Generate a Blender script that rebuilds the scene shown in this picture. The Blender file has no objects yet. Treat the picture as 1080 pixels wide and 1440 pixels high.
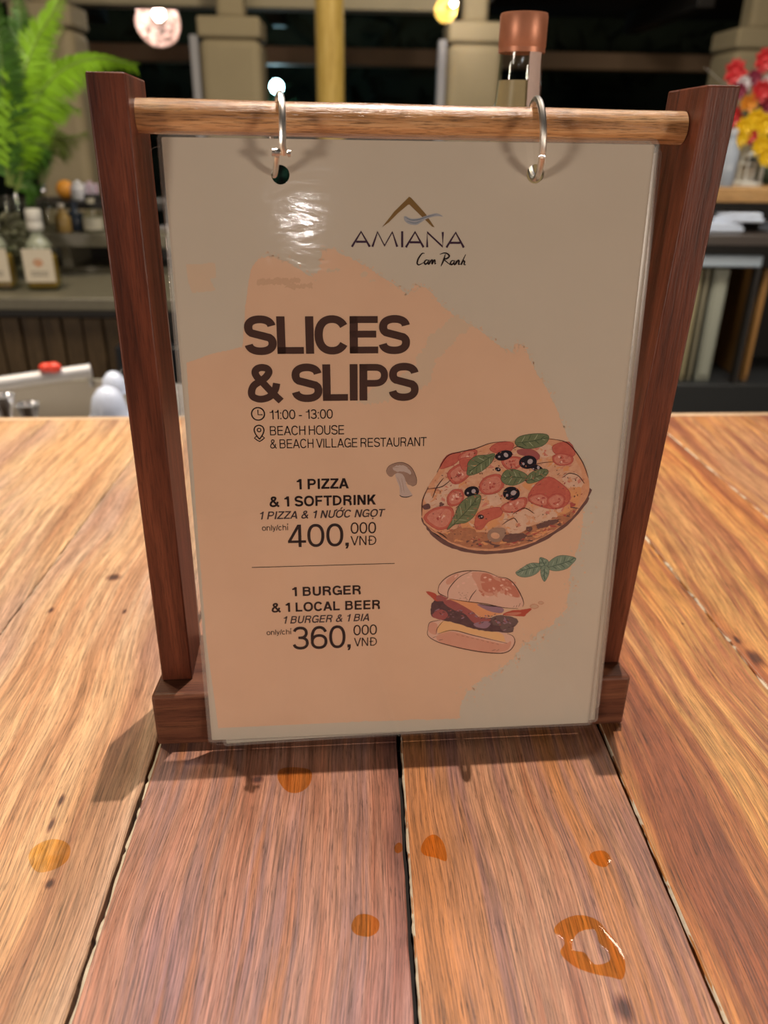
import bpy, bmesh, math, random
from mathutils import Vector, Matrix, Euler
from mathutils.geometry import tessellate_polygon
random.seed(7)
S = bpy.context.scene
COL = S.collection
PI = math.pi
R = math.radians

# ------------------------------------------------------------------ camera
FPX = 1101.656
CP = Vector((-0.022337, -0.343711, 0.309394))
RT = Vector((0.9993745, -0.0322157, 0.0145861))
UP = Vector((0.00098204, 0.4375805, 0.8991787))
FW = Vector((0.0353503, 0.8986019, -0.4373385))
cam = bpy.data.cameras.new('camera')
cam.sensor_fit = 'AUTO'; cam.sensor_width = 36.0; cam.lens = FPX/1440*36
cam.clip_start = 0.01; cam.clip_end = 100
cam.dof.use_dof = True; cam.dof.focus_distance = 0.375; cam.dof.aperture_fstop = 8.5
cobj = bpy.data.objects.new('camera', cam); COL.objects.link(cobj)
m3 = Matrix((RT, UP, -FW)).transposed()
cobj.matrix_world = Matrix.Translation(CP) @ m3.to_4x4()
S.camera = cobj

# ------------------------------------------------------------------ world, lamps, exposure
S.view_settings.view_transform = 'Standard'; S.view_settings.look = 'None'
S.view_settings.gamma = 1.0; S.view_settings.use_curve_mapping = False
S.view_settings.exposure = 0.0
W = bpy.data.worlds.new('night_sky'); S.world = W; W.use_nodes = True
bgn = W.node_tree.nodes['Background']
bgn.inputs[0].default_value = (0.55, 0.62, 0.8, 1); bgn.inputs[1].default_value = 0.006

def lamp(name, kind, loc, power, color, radius=0.05, target=None, size=1.0, angle=None, blend=0.3):
    l = bpy.data.lights.new(name, kind); l.energy = power; l.color = color
    if kind == 'AREA':
        l.shape = 'DISK'; l.size = size
    else:
        l.shadow_soft_size = radius
    if kind == 'SPOT':
        l.spot_size = R(angle or 60); l.spot_blend = blend
    o = bpy.data.objects.new(name, l); COL.objects.link(o); o.location = loc
    if target is not None:
        d = Vector(target) - Vector(loc)
        o.rotation_euler = d.to_track_quat('-Z', 'Y').to_euler()
    return o

# high pavilion spot almost straight over the bar (casts the short sharp shadow towards the camera)
lamp('ceiling_spot', 'SPOT', (0.45, 1.02, 6.6), 1620, (1.0, 0.82, 0.66), 0.022, (0, 0.1, 0), angle=26, blend=0.5)
# warm pendant lamp above the left of the bar
lamp('bar_pendant_light', 'SPOT', (-1.05, 0.75, 1.75), 50, (1.0, 0.76, 0.50), 0.06, (-0.6, 0.42, 0), angle=64, blend=0.8)
# soft cool ceiling panel above the aisle
lamp('aisle_ceiling_light', 'AREA', (0.25, 0.98, 2.7), 20, (0.84, 0.87, 1.0), target=(0, -0.1, 0), size=0.5)
# fill lamps added low on both sides to brighten the menu; bulb behind photographer
lamp('front_fill_left', 'AREA', (-2.3, -1.75, 0.36), 31, (1.0, 0.85, 0.70), target=(0, 0, 0.15), size=0.45)
lamp('front_fill_right', 'AREA', (2.3, -1.75, 0.36), 32, (1.0, 0.84, 0.68), target=(0, 0, 0.15), size=0.45)
lamp('dining_room_bulb', 'POINT', (0.07, -3.2, 0.585), 7, (1.0, 0.95, 0.92), 0.032)
# back bar and hall lights
lamp('back_bar_light', 'AREA', (-1.0, 1.25, 1.9), 27, (1.0, 0.84, 0.62), target=(-1.05, 2.3, 0.0), size=0.5)
lamp('side_station_light', 'AREA', (1.15, 1.3, 1.8), 30, (1.0, 0.90, 0.76), target=(1.25, 2.4, 0.0), size=0.5)
lamp('hall_light', 'AREA', (0.3, 2.6, 2.6), 28, (1.0, 0.82, 0.52), target=(0.2, 5.2, 0.3), size=0.8)

# ------------------------------------------------------------------ helpers
def at(px, py, Y):                       # the place at depth Y where the photo shows a pixel
    d = RT*((px-540)/FPX) - UP*((py-720)/FPX) + FW
    return CP + d*((Y-CP.y)/d.y)

def tag(o, label=None, cat=None, group=None, kind=None):
    if label: o['label'] = label
    if cat: o['category'] = cat
    if group: o['group'] = group
    if kind: o['kind'] = kind
    return o

def empty(name, loc=(0, 0, 0), rot=(0, 0, 0), label=None, cat=None, group=None):
    o = bpy.data.objects.new(name, None); COL.objects.link(o)
    o.location = loc; o.rotation_euler = rot; o.empty_display_size = 0.02
    return tag(o, label, cat, group)

def build(name, bm, mat, parent=None, smooth=True, bevel=0, seg=2, auto=35):
    me = bpy.data.meshes.new(name); bm.normal_update(); bm.to_mesh(me); bm.free()
    for m in (mat if isinstance(mat, (list, tuple)) else [mat]): me.materials.append(m)
    o = bpy.data.objects.new(name, me); COL.objects.link(o)
    if parent: o.parent = parent
    if bevel:
        b = o.modifiers.new('bevel', 'BEVEL'); b.width = bevel; b.segments = seg; b.limit_method = 'ANGLE'; b.angle_limit = R(40)
        b.harden_normals = False
    if smooth:
        for p in me.polygons: p.use_smooth = True
        try: me.set_sharp_from_angle(angle=R(auto))
        except Exception: pass
    return o

def box(bm, x0, x1, y0, y1, z0, z1, mi=0, M=None):
    v = [bm.verts.new(Vector(c) if M is None else M @ Vector(c)) for c in
         ((x0,y0,z0),(x1,y0,z0),(x1,y1,z0),(x0,y1,z0),(x0,y0,z1),(x1,y0,z1),(x1,y1,z1),(x0,y1,z1))]
    fs = []
    for q in ((3,2,1,0),(4,5,6,7),(0,1,5,4),(1,2,6,5),(2,3,7,6),(3,0,4,7)):
        f = bm.faces.new([v[i] for i in q]); f.material_index = mi; fs.append(f)
    return v

def lathe(bm, prof, seg=32, c=(0, 0, 0), mi=0, M=None, caps=True):
    rings = []
    for r, z in prof:
        if r < 1e-6:
            p = Vector((c[0], c[1], c[2]+z)); rings.append([bm.verts.new(M @ p if M else p)])
        else:
            ring = []
            for i in range(seg):
                a = 2*PI*i/seg; p = Vector((c[0]+r*math.cos(a), c[1]+r*math.sin(a), c[2]+z))
                ring.append(bm.verts.new(M @ p if M else p))
            rings.append(ring)
    for a, b in zip(rings, rings[1:]):
        n = max(len(a), len(b))
        for i in range(n):
            j = (i+1) % n
            if len(a) == 1 and len(b) == 1: continue
            if len(a) == 1: f = bm.faces.new((a[0], b[j], b[i]))
            elif len(b) == 1: f = bm.faces.new((a[i], a[j], b[0]))
            else: f = bm.faces.new((a[i], a[j], b[j], b[i]))
            f.material_index = mi
    if caps:
        if len(rings[0]) > 1: f = bm.faces.new(rings[0][::-1]); f.material_index = mi
        if len(rings[-1]) > 1: f = bm.faces.new(rings[-1]); f.material_index = mi

def tube(bm, pts, r, seg=10, mi=0, cap=True):
    pts = [Vector(p) for p in pts]; n = len(pts)
    rr = r if isinstance(r, (list, tuple)) else [r]*n
    T = []
    for i in range(n):
        t = pts[min(i+1, n-1)] - pts[max(i-1, 0)]; T.append(t.normalized())
    u = T[0].orthogonal().normalized(); rings = []
    for i in range(n):
        u = (u - T[i]*u.dot(T[i])).normalized(); w = T[i].cross(u)
        rings.append([bm.verts.new(pts[i] + (u*math.cos(2*PI*k/seg) + w*math.sin(2*PI*k/seg))*rr[i]) for k in range(seg)])
    for a, b in zip(rings, rings[1:]):
        for k in range(seg):
            f = bm.faces.new((a[k], a[(k+1) % seg], b[(k+1) % seg], b[k])); f.material_index = mi
    if cap:
        for q in (rings[0][::-1], rings[-1]):
            f = bm.faces.new(q); f.material_index = mi

def sphere(bm, c, r, seg=16, rings=10, sc=(1, 1, 1), mi=0, M=None):
    prof = [(r*math.sin(PI*i/rings), -r*math.cos(PI*i/rings)) for i in range(rings+1)]
    prof[0] = (0, -r); prof[-1] = (0, r)
    T = Matrix.Translation(c) @ Matrix.Diagonal((sc[0], sc[1], sc[2], 1))
    if M: T = M @ T
    lathe(bm, prof, seg, mi=mi, M=T, caps=False)

def catmull(pts, n=6, closed=True):
    P = [Vector(p) for p in pts]; out = []; N = len(P)
    rng = range(N if closed else N-1)
    for i in rng:
        if closed: a, b, c, d = P[(i-1) % N], P[i], P[(i+1) % N], P[(i+2) % N]
        else: a, b, c, d = P[max(i-1, 0)], P[i], P[i+1], P[min(i+2, N-1)]
        for k in range(n):
            t = k/n
            out.append(0.5*((2*b) + (c-a)*t + (2*a-5*b+4*c-d)*t*t + (3*b-a-3*c+d)*t**3))
    if not closed: out.append(P[-1])
    return out

# ------------------------------------------------------------------ materials
class NT:
    def __init__(s, name):
        s.m = bpy.data.materials.new(name); s.m.use_nodes = True
        s.t = s.m.node_tree; s.b = s.t.nodes['Principled BSDF']; s.out = s.t.nodes['Material Output']
    def n(s, typ, **kw):
        x = s.t.nodes.new(typ)
        for k, v in kw.items():
            if k.startswith('i_'):
                k = k[2:]; x.inputs[int(k) if k.isdigit() else k].default_value = v
            else: setattr(x, k, v)
        return x
    def l(s, a, b): s.t.links.new(a, b)
    def coord(s, scale=(1, 1, 1), kind='Object', rot=(0, 0, 0)):
        c = s.n('ShaderNodeTexCoord'); m = s.n('ShaderNodeMapping'); m.inputs['Scale'].default_value = scale; m.inputs['Rotation'].default_value = rot
        s.l(c.outputs[kind], m.inputs[0]); return m.outputs[0]
    def noise(s, vec, scale, detail=4, rough=0.55, dist=0.0):
        x = s.n('ShaderNodeTexNoise'); x.inputs['Scale'].default_value = scale; x.inputs['Detail'].default_value = detail
        x.inputs['Roughness'].default_value = rough; x.inputs['Distortion'].default_value = dist
        if vec is not None: s.l(vec, x.inputs['Vector'])
        return x.outputs[0]
    def ramp(s, fac, stops):
        r = s.n('ShaderNodeValToRGB'); e = r.color_ramp.elements
        while len(e) < len(stops): e.new(0.5)
        for q, (p, c) in zip(e, stops):
            q.position = p; q.color = (c[0], c[1], c[2], 1) if not isinstance(c, (int, float)) else (c, c, c, 1)
        s.l(fac, r.inputs[0]); return r.outputs[0]
    def mix(s, fac, a, b, mode='MIX'):
        x = s.n('ShaderNodeMix', data_type='RGBA', blend_type=mode)
        for v, i in ((fac, 0), (a, 6), (b, 7)):
            if hasattr(v, 'is_linked'): s.l(v, x.inputs[i])
            elif i == 0: x.inputs[0].default_value = v
            else: x.inputs[i].default_value = (v[0], v[1], v[2], 1)
        return x.outputs[2]
    def math(s, op, a, b=0.0):
        x = s.n('ShaderNodeMath', operation=op)
        for v, i in ((a, 0), (b, 1)):
            if hasattr(v, 'is_linked'): s.l(v, x.inputs[i])
            else: x.inputs[i].default_value = v
        return x.outputs[0]
    def bump(s, h, strength=0.3, dist=0.001):
        x = s.n('ShaderNodeBump'); x.inputs['Strength'].default_value = strength; x.inputs['Distance'].default_value = dist
        s.l(h, x.inputs['Height']); s.l(x.outputs[0], s.b.inputs['Normal']); return x.outputs[0]

def simple(name, col, rough=0.5, metal=0.0, spec=0.5, var=0.0, scale=20, **kw):
    k = NT(name); b = k.b
    b.inputs['Base Color'].default_value = (*col, 1); b.inputs['Roughness'].default_value = rough
    b.inputs['Metallic'].default_value = metal; b.inputs['Specular IOR Level'].default_value = spec
    if var:
        f = k.noise(k.coord(), scale)
        k.l(k.mix(f, [max(0, c*(1-var)) for c in col], [min(1, c*(1+var)) for c in col]), b.inputs['Base Color'])
    for a, v in kw.items(): b.inputs[a.replace('_', ' ')].default_value = v
    return k.m

def wood(name, lo, mid, hi, axis='y', scale=1.0, rough=0.4, coat=0.0, pores=0.5, spec=0.4, bump=0.25):
    k = NT(name)
    st = {'x': (1, 14, 14), 'y': (14, 1, 14), 'z': (14, 14, 1)}[axis]
    v = k.coord(tuple(a*scale for a in st)); a = k.noise(v, 9, 6, 0.6, 0.6)
    v2 = k.coord(tuple(a*scale*(1 if a > 1 else 0.7) for a in st)); p = k.noise(v2, 90, 3, 0.7)
    c = k.ramp(a, [(0.3, lo), (0.5, mid), (0.72, hi)])
    pr = k.ramp(p, [(0.36, 1.0-pores), (0.5, 1.0)])
    k.l(k.mix(1.0, c, pr, 'MULTIPLY'), k.b.inputs['Base Color'])
    k.b.inputs['Roughness'].default_value = rough; k.b.inputs['Specular IOR Level'].default_value = spec
    k.b.inputs['Coat Weight'].default_value = coat; k.b.inputs['Coat Roughness'].default_value = 0.25
    k.bump(p, bump, 0.0006)
    return k.m

def schlick(k, f0, normal=None):            # reflectance that is the same from both sides of a thin sheet
    g = k.n('ShaderNodeNewGeometry'); d = k.n('ShaderNodeVectorMath', operation='DOT_PRODUCT')
    k.l(normal if normal is not None else g.outputs['Normal'], d.inputs[0]); k.l(g.outputs['Incoming'], d.inputs[1])
    c = k.math('SUBTRACT', 1.0, k.math('ABSOLUTE', d.outputs['Value'])); c.node.use_clamp = True
    return k.math('ADD', k.math('MULTIPLY', k.math('POWER', c, 5.0), 1-f0), f0)

def glass(name, tint=(1, 1, 1), rough=0.02, ior=1.45, thin=True):
    k = NT(name)
    g = k.n('ShaderNodeBsdfGlossy'); g.inputs['Roughness'].default_value = rough
    t = k.n('ShaderNodeBsdfTransparent'); t.inputs[0].default_value = (*tint, 1)
    f = schlick(k, ((ior-1)/(ior+1))**2)
    mx = k.n('ShaderNodeMixShader'); k.l(f, mx.inputs[0]); k.l(t.outputs[0], mx.inputs[1]); k.l(g.outputs[0], mx.inputs[2])
    k.l(mx.outputs[0], k.out.inputs[0]); return k.m

M = {}
M['post'] = wood('dark_wood', (0.060, 0.014, 0.007), (0.135, 0.034, 0.016), (0.22, 0.062, 0.030), 'z', 1.0, 0.42, 0.0, 0.35, 0.35)
M['base'] = wood('base_wood', (0.075, 0.024, 0.013), (0.135, 0.048, 0.026), (0.20, 0.08, 0.04), 'x', 1.0, 0.5, 0.0, 0.4, 0.3)
M['endgrain'] = wood('base_end_wood', (0.45, 0.30, 0.19), (0.6, 0.42, 0.28), (0.7, 0.52, 0.36), 'y', 1.0, 0.5, 0, 0.3, 0.3)
M['rod'] = wood('rod_wood', (0.30, 0.14, 0.055), (0.56, 0.29, 0.12), (0.80, 0.54, 0.30), 'x', 1.3, 0.26, 0.8, 0.6, 0.9, 0.6)
M['steel'] = simple('steel', (0.62, 0.62, 0.64), 0.22, 1.0)
M['chrome'] = simple('ring_metal', (0.80, 0.77, 0.73), 0.33, 1.0)

# bar top: long planks, grain along y
def tabletop_mat():
    k = NT('bar_top_planks'); b = k.b
    att = k.n('ShaderNodeAttribute', attribute_name='tint'); ct = att.outputs['Color']
    sep = k.n('ShaderNodeSeparateColor'); k.l(ct, sep.inputs[0])
    co = k.n('ShaderNodeTexCoord')
    off = k.n('ShaderNodeCombineXYZ'); k.l(k.math('MULTIPLY', sep.outputs[0], 37.0), off.inputs[0]); k.l(k.math('MULTIPLY', sep.outputs[1], 53.0), off.inputs[1])
    ad = k.n('ShaderNodeVectorMath', operation='ADD'); k.l(co.outputs['Object'], ad.inputs[0]); k.l(off.outputs[0], ad.inputs[1])
    # gentle sideways wander of the grain
    mp0 = k.n('ShaderNodeMapping'); mp0.inputs['Scale'].default_value = (3, 2.0, 1); k.l(ad.outputs[0], mp0.inputs[0])
    wn = k.noise(mp0.outputs[0], 1.6, 2, 0.5)
    wx = k.n('ShaderNodeCombineXYZ'); k.l(k.math('MULTIPLY', k.math('SUBTRACT', wn, 0.5), 0.035), wx.inputs[0])
    ad2 = k.n('ShaderNodeVectorMath', operation='ADD'); k.l(ad.outputs[0], ad2.inputs[0]); k.l(wx.outputs[0], ad2.inputs[1])
    def mp(sc):
        x = k.n('ShaderNodeMapping'); x.inputs['Scale'].default_value = sc; k.l(ad2.outputs[0], x.inputs[0]); return x.outputs[0]
    broad = k.noise(mp((22, 0.9, 1)), 1.5, 5, 0.62, 0.15)
    mid = k.noise(mp((120, 2.6, 1)), 2.2, 5, 0.65, 0.1)
    fine = k.noise(mp((520, 12, 1)), 2.6, 4, 0.72)
    dash = k.noise(mp((620, 40, 1)), 2.0, 3, 0.6)
    # plank colours chosen by the blue channel of the tint: 0 peach, .5 pinkish brown, 1 golden
    palA = k.ramp(broad, [(0.364, (0.38, 0.20, 0.11)), (0.463, (0.56, 0.35, 0.20)), (0.550, (0.68, 0.47, 0.28)), (0.636, (0.48, 0.28, 0.165))])
    palB = k.ramp(broad, [(0.36, (0.20, 0.088, 0.070)), (0.44, (0.35, 0.150, 0.098)), (0.50, (0.43, 0.225, 0.165)), (0.55, (0.30, 0.170, 0.155)), (0.60, (0.40, 0.180, 0.105)), (0.66, (0.46, 0.205, 0.080))])
    palC = k.ramp(broad, [(0.364, (0.26, 0.085, 0.036)), (0.438, (0.42, 0.17, 0.058)), (0.500, (0.58, 0.31, 0.10)), (0.550, (0.34, 0.125, 0.05)), (0.599, (0.54, 0.27, 0.08)), (0.661, (0.40, 0.165, 0.056))])
    f1 = k.math('MULTIPLY', sep.outputs[2], 2.0); f1.node.use_clamp = True
    f2 = k.math('SUBTRACT', k.math('MULTIPLY', sep.outputs[2], 2.0), 1.0); f2.node.use_clamp = True
    c = k.mix(f2, k.mix(f1, palA, palB), palC)
    c = k.mix(0.8, c, k.ramp(mid, [(0.3, 0.55), (0.5, 0.95), (0.7, 1.25)]), 'MULTIPLY')
    c = k.mix(0.85, c, k.ramp(fine, [(0.36, 0.36), (0.49, 0.95), (0.64, 1.45)]), 'MULTIPLY')
    c = k.mix(0.75, c, k.ramp(dash, [(0.31, 0.28), (0.41, 1.0)]), 'MULTIPLY')
    big = k.noise(mp((7, 1.6, 1)), 1.8, 3, 0.5)
    c = k.mix(0.9, c, k.ramp(big, [(0.40, (1.10, 1.0, 0.84)), (0.52, (0.98, 0.97, 0.96)), (0.60, (0.84, 0.82, 0.98))]), 'MULTIPLY')
    # knots
    kn = None
    for (x, y, rx, ry) in KNOTS:
        sb = k.n('ShaderNodeVectorMath', operation='SUBTRACT'); k.l(co.outputs['Object'], sb.inputs[0]); sb.inputs[1].default_value = (x, y, 0)
        dv = k.n('ShaderNodeVectorMath', operation='MULTIPLY'); k.l(sb.outputs[0], dv.inputs[0]); dv.inputs[1].default_value = (1/rx, 1/ry, 0)
        ln = k.n('ShaderNodeVectorMath', operation='LENGTH'); k.l(dv.outputs[0], ln.inputs[0])
        d = k.math('ADD', ln.outputs['Value'], k.math('MULTIPLY', k.math('SUBTRACT', fine, 0.5), 0.9))
        kn = d if kn is None else k.math('MINIMUM', kn, d)
    c = k.mix(1.0, c, k.ramp(kn, [(0.35, (0.20, 0.16, 0.19)), (0.62, (0.52, 0.42, 0.42)), (1.0, (1, 1, 1))]), 'MULTIPLY')
    k.l(c, b.inputs['Base Color'])
    rg = k.ramp(fine, [(0.3, 0.42), (0.7, 0.56)]); k.l(rg, b.inputs['Roughness'])
    b.inputs['Specular IOR Level'].default_value = 0.45
    k.bump(k.math('ADD', k.math('MULTIPLY', fine, 0.6), dash), 0.6, 0.0006)
    return k.m
def tpt(px, py, z=0.0):                   # point of the bar top under a pixel
    d = RT*((px-540)/FPX) - UP*((py-720)/FPX) + FW
    return CP + d*((z-CP.z)/d.z)
KNOTS = []
for px, py, rx, ry in ((877, 1418, .0048, .0078), (70, 1243, .0026, .0036), (86, 1125, .002, .005), (72, 1160, .0018, .006), (362, 1096, .004, .0035),
                       (160, 812, .007, .0065), (72, 858, .0025, .005), (175, 860, .002, .004), (1037, 900, .0025, .006), (960, 877, .0016, .0015), (1062, 925, .006, .012)):
    q = tpt(px, py); KNOTS.append((q.x, q.y, rx, ry))
M['top'] = tabletop_mat()
M['gap'] = simple('gap_dark', (0.012, 0.010, 0.009), 0.9)
M['filler'] = simple('gap_filler', (0.62, 0.55, 0.42), 0.8, var=0.35, scale=300)
M['trim'] = wood('trim_wood', (0.42, 0.27, 0.15), (0.58, 0.40, 0.24), (0.68, 0.50, 0.32), 'x', 1, 0.35, 0, 0.2, 0.5)

# ------------------------------------------------------------------ setting: floor
bm = bmesh.new(); box(bm, -6, 6, -4.5, 9.5, -1.10, -1.05)
tag(build('floor', bm, simple('floor_tile', (0.05, 0.042, 0.036), 0.45, var=0.3, scale=6), smooth=False), kind='structure')

# ------------------------------------------------------------------ bar counter
YE0, YE1 = 0.549, 0.566                    # rear ends of the planks / rear face of the trim at x = 0
SK = 0.030                                 # the rear edge is slightly skewed
bar = empty('bar_counter', (0, 0, -1.05), label='bar counter with a top of wide reddish wooden planks under the menu stand', cat='bar counter')
SEAMS = [(-0.64, -0.64), (-0.514, -0.506), (-0.390, -0.382), (-0.270, -0.252), (-0.1335, -0.1315), (0.0008, 0.0035), (0.1205, 0.1120), (0.2440, 0.2100), (0.3760, 0.3340), (0.51, 0.45), (0.64, 0.57)]
SY0, SY1 = -0.16, 0.55                     # the y at which the two x values hold
TINTS = [(.1, .7, .1), (.8, .2, .05), (.35, .55, .0), (.62, .13, .12), (.22, .84, .5), (.91, .40, .64), (.47, .05, 1.0), (.13, .66, 1.0), (.7, .33, .9), (.55, .9, 1.0)]
GAPW = [.001, .001, .0008, .0010, .0023, .0022, .0013, .0012, .0010, .001, .001]
def seamx(i, y):
    a, b = SEAMS[i]; return a + (b-a)*(y-SY0)/(SY1-SY0)
def fine_jit(i, y, s): return 0.00035*math.sin(y*190+i*3+s) * math.sin(y*71+i) + 0.0002*math.sin(y*530+s*2+i)
bm = bmesh.new(); lay = bm.loops.layers.float_color.new('tint')
YF = -0.52
N = 90
for i in range(10):
    ys = [YF + (YE0-YF)*k/N for k in range(N+1)]
    L, Rr, L2, R2 = [], [], [], []
    for y in ys:
        yy = y
        xl = seamx(i, y) + GAPW[i]/2 + fine_jit(i, y, 1); xr = seamx(i+1, y) - GAPW[i+1]/2 + fine_jit(i+1, y, 2)
        if y == ys[-1]: pass
        sk = lambda x: SK*x*max(0, (y-0.40)/(YE0-0.40)) if y > 0.40 else 0
        e = 0.0007
        L.append(bm.verts.new((xl+e, yy+sk(xl), 0))); Rr.append(bm.verts.new((xr-e, yy+sk(xr), 0)))
        L2.append((bm.verts.new((xl, yy+sk(xl), -e)), bm.verts.new((xl, yy+sk(xl), -0.03))))
        R2.append((bm.verts.new((xr, yy+sk(xr), -e)), bm.verts.new((xr, yy+sk(xr), -0.03))))
    fs = []
    for k in range(N):
        fs.append(bm.faces.new((L[k], Rr[k], Rr[k+1], L[k+1])))
        fs.append(bm.faces.new((L2[k][0], L[k], L[k+1], L2[k+1][0]))); fs.append(bm.faces.new((Rr[k], R2[k][0], R2[k+1][0], Rr[k+1])))
        fs.append(bm.faces.new((L2[k][1], L2[k][0], L2[k+1][0], L2[k+1][1]))); fs.append(bm.faces.new((R2[k][0], R2[k][1], R2[k+1][1], R2[k+1][0])))
    for f in fs:
        for lp in f.loops: lp[lay] = (*TINTS[i], 1)
# dark sub-board under the gaps
v = box(bm, -0.64, 0.6, YF, 0.52, -0.040, -0.006)
for f in v[0].link_faces: pass
for f in bm.faces:
    if all(w in v for w in f.verts): f.material_index = 1
build('tabletop', bm, [M['top'], M['gap']], bar, smooth=False).location = (0, 0, 1.05)
# crumbled pale filler along two seams
bm = bmesh.new()
def filler(i, side, y0, y1, wmin, wmax, z=-0.0011, brk=0.0):
    n = int((y1-y0)/0.0025); prev = None
    for k in range(n+1):
        y = y0 + (y1-y0)*k/n
        w = max(0, wmin + (wmax-wmin)*(0.5+0.5*math.sin(y*83+i)*math.sin(y*211+1.3)))
        if random.random() < brk: w *= 0.15
        edge = seamx(i, y) + side*GAPW[i]/2
        a = bm.verts.new((edge + side*0.0008, y, z+0.0012)); b = bm.verts.new((edge - side*w, y, z))
        if prev:
            q = (prev[0], prev[1], b, a) if side > 0 else (prev[1], prev[0], a, b)
            bm.faces.new(q)
        prev = (a, b)
FIL = [(4, 1, -0.25, 0.0, 0.0002, 0.0012, .12), (5, 1, -0.25, 0.0, 0.0, 0.0006, .3), (6, 1, -0.2, 0.1, 0.0, 0.0005, .2), (3, 1, 0.05, 0.5, 0.0001, 0.0007, .1), (7, 1, 0.0, 0.3, 0.0, 0.0010, .1), (8, 1, 0.2, 0.5, 0.0004, 0.0009, .1)]
for q in FIL:
    bm = bmesh.new(); filler(*q[:6], brk=q[6])
    tag(build('seam_filler', bm, M['filler'], bar, smooth=False), 'pale crumbling filler in a seam').location = (0, 0, 1.05)
# rounded light lip along the rear edge
bm = bmesh.new(); prof = [(YE0+.0006, -.03), (YE0+.0006, -.001), (YE0+.002, .0006), (YE0+.006, .0012), (YE1-.005, -.0002), (YE1-.001, -.004), (YE1, -.010), (YE1, -.045), (YE0, -.045)]
prev = None
for x in (-0.75, -0.4, 0, 0.4, 0.75):
    cur = [bm.verts.new((x, y+SK*x, z)) for y, z in prof]
    if prev:
        for k in range(len(prof)-1): bm.faces.new((prev[k], cur[k], cur[k+1], prev[k+1]))
    prev = cur
build('edge_lip', bm, M['trim'], bar, auto=50).location = (0, 0, 1.05)
bm = bmesh.new(); box(bm, -0.62, 0.58, -0.30, 0.50, 0.0, 1.008)
build('counter_body', bm, wood('body_wood', (0.05, 0.03, 0.02), (0.08, 0.05, 0.03), (0.12, 0.07, 0.04), 'z'), bar, smooth=False)

# ------------------------------------------------------------------ menu stand
PSI = 0.05098
stand = empty('menu_stand', (0, 0, 0), (0, 0, PSI), 'dark reddish wooden menu stand with two posts and a round crossbar', 'menu stand')
bm = bmesh.new(); box(bm, -0.1330, 0.1330, 0.0011, 0.0585, 0.0004, 0.0350)
# end caps: ends narrow a little at the rear
for vv in bm.verts:
    if vv.co.y > 0.04: vv.co.x *= 0.955
o = build('base', bm, M['base'], stand, bevel=0.0022, seg=3)
def post(xb0, xb1, xt0, xt1):
    bm = bmesh.new(); y0, y1, z0, z1 = 0.0141, 0.0540, 0.0352, 0.3286
    v = [bm.verts.new(c) for c in ((xb0,y0,z0),(xb1,y0,z0),(xb1,y1,z0),(xb0,y1,z0),(xt0,y0,z1),(xt1,y0,z1),(xt1,y1,z1-.0008),(xt0,y1,z1-.0008))]
    for q in ((3,2,1,0),(4,5,6,7),(0,1,5,4),(1,2,6,5),(2,3,7,6),(3,0,4,7)): bm.faces.new([v[i] for i in q])
    return build('post', bm, M['post'], stand, bevel=0.0009, seg=3)
post(-0.1288, -0.1125, -0.1270, -0.1115)
post(0.1145, 0.1302, 0.1240, 0.1386)
RY = 0.0305
bm = bmesh.new()
pts = []
rad = []
for k in range(41):
    t = k/40; pts.append((-0.1122 + t*0.2352, RY, 0.3136 - t*0.0012)); rad.append(0.0068 + 0.00009*math.sin(t*19))
tube(bm, pts, rad, 28)
tag(build('crossbar', bm, M['rod'], stand, auto=50), 'lighter golden brown round wooden crossbar')

# ------------------------------------------------------------------ laminated menu sheets
TILT = 0.09671
SHX, SHY, SHZ = 0.00408, -0.00451, 0.00565
Hm = (0.27763003, 0.0051169241, -163.0549412, -0.015336353, -0.32937594, 348.8838485, -6.35001297e-05, -0.000262786869)
def art(px, py):                           # a spot of the printed design, in millimetres on the sheet
    d = Hm[6]*px + Hm[7]*py + 1
    return Vector(((Hm[0]*px+Hm[1]*py+Hm[2])/d, (Hm[3]*px+Hm[4]*py+Hm[5])/d))

def sheet_root(du, dw, dn, rot, label, group=None):
    s, c = math.sin(TILT), math.cos(TILT)
    loc = Vector((SHX, SHY, SHZ)) + Vector((1, 0, 0))*du + Vector((0, s, c))*dw + Vector((0, -c, s))*dn
    Mx = Matrix.Rotation(PSI, 4, 'Z') @ Matrix.Translation(loc) @ Matrix.Rotation(PI/2-TILT, 4, 'X') @ Matrix.Rotation(rot, 4, 'Z')
    e = empty('laminated_menu', label=label, cat='menu', group=group); e.matrix_world = Mx
    return e

def fill(bm, loops, z, mi=0):              # fill an outline (with holes) facing the viewer
    pv = [[Vector((p[0], p[1], 0)) for p in lp] for lp in loops]
    flat = [p for lp in pv for p in lp]
    vs = [bm.verts.new((p.x, p.y, z)) for p in flat]
    out = []
    for t in tessellate_polygon(pv):
        a, b, c = (vs[i] for i in t)
        if (b.co-a.co).cross(c.co-a.co).length < 1e-13: continue
        try: f = bm.faces.new((a, b, c))
        except ValueError: continue
        f.normal_update()
        if f.normal.z < 0: f.normal_flip()
        f.material_index = mi; out.append(f)
    return vs

def rrect(x0, x1, y0, y1, r, n=6):
    out = []
    for cx, cy, a0 in ((x1-r, y1-r, 0), (x0+r, y1-r, 90), (x0+r, y0+r, 180), (x1-r, y0+r, 270)):
        for k in range(n+1):
            a = R(a0 + 90*k/n); out.append((cx + r*math.cos(a), cy + r*math.sin(a)))
    return out
def circ(cx, cy, r, n=24): return [(cx + r*math.cos(2*PI*k/n), cy + r*math.sin(2*PI*k/n)) for k in range(n)]

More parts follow.
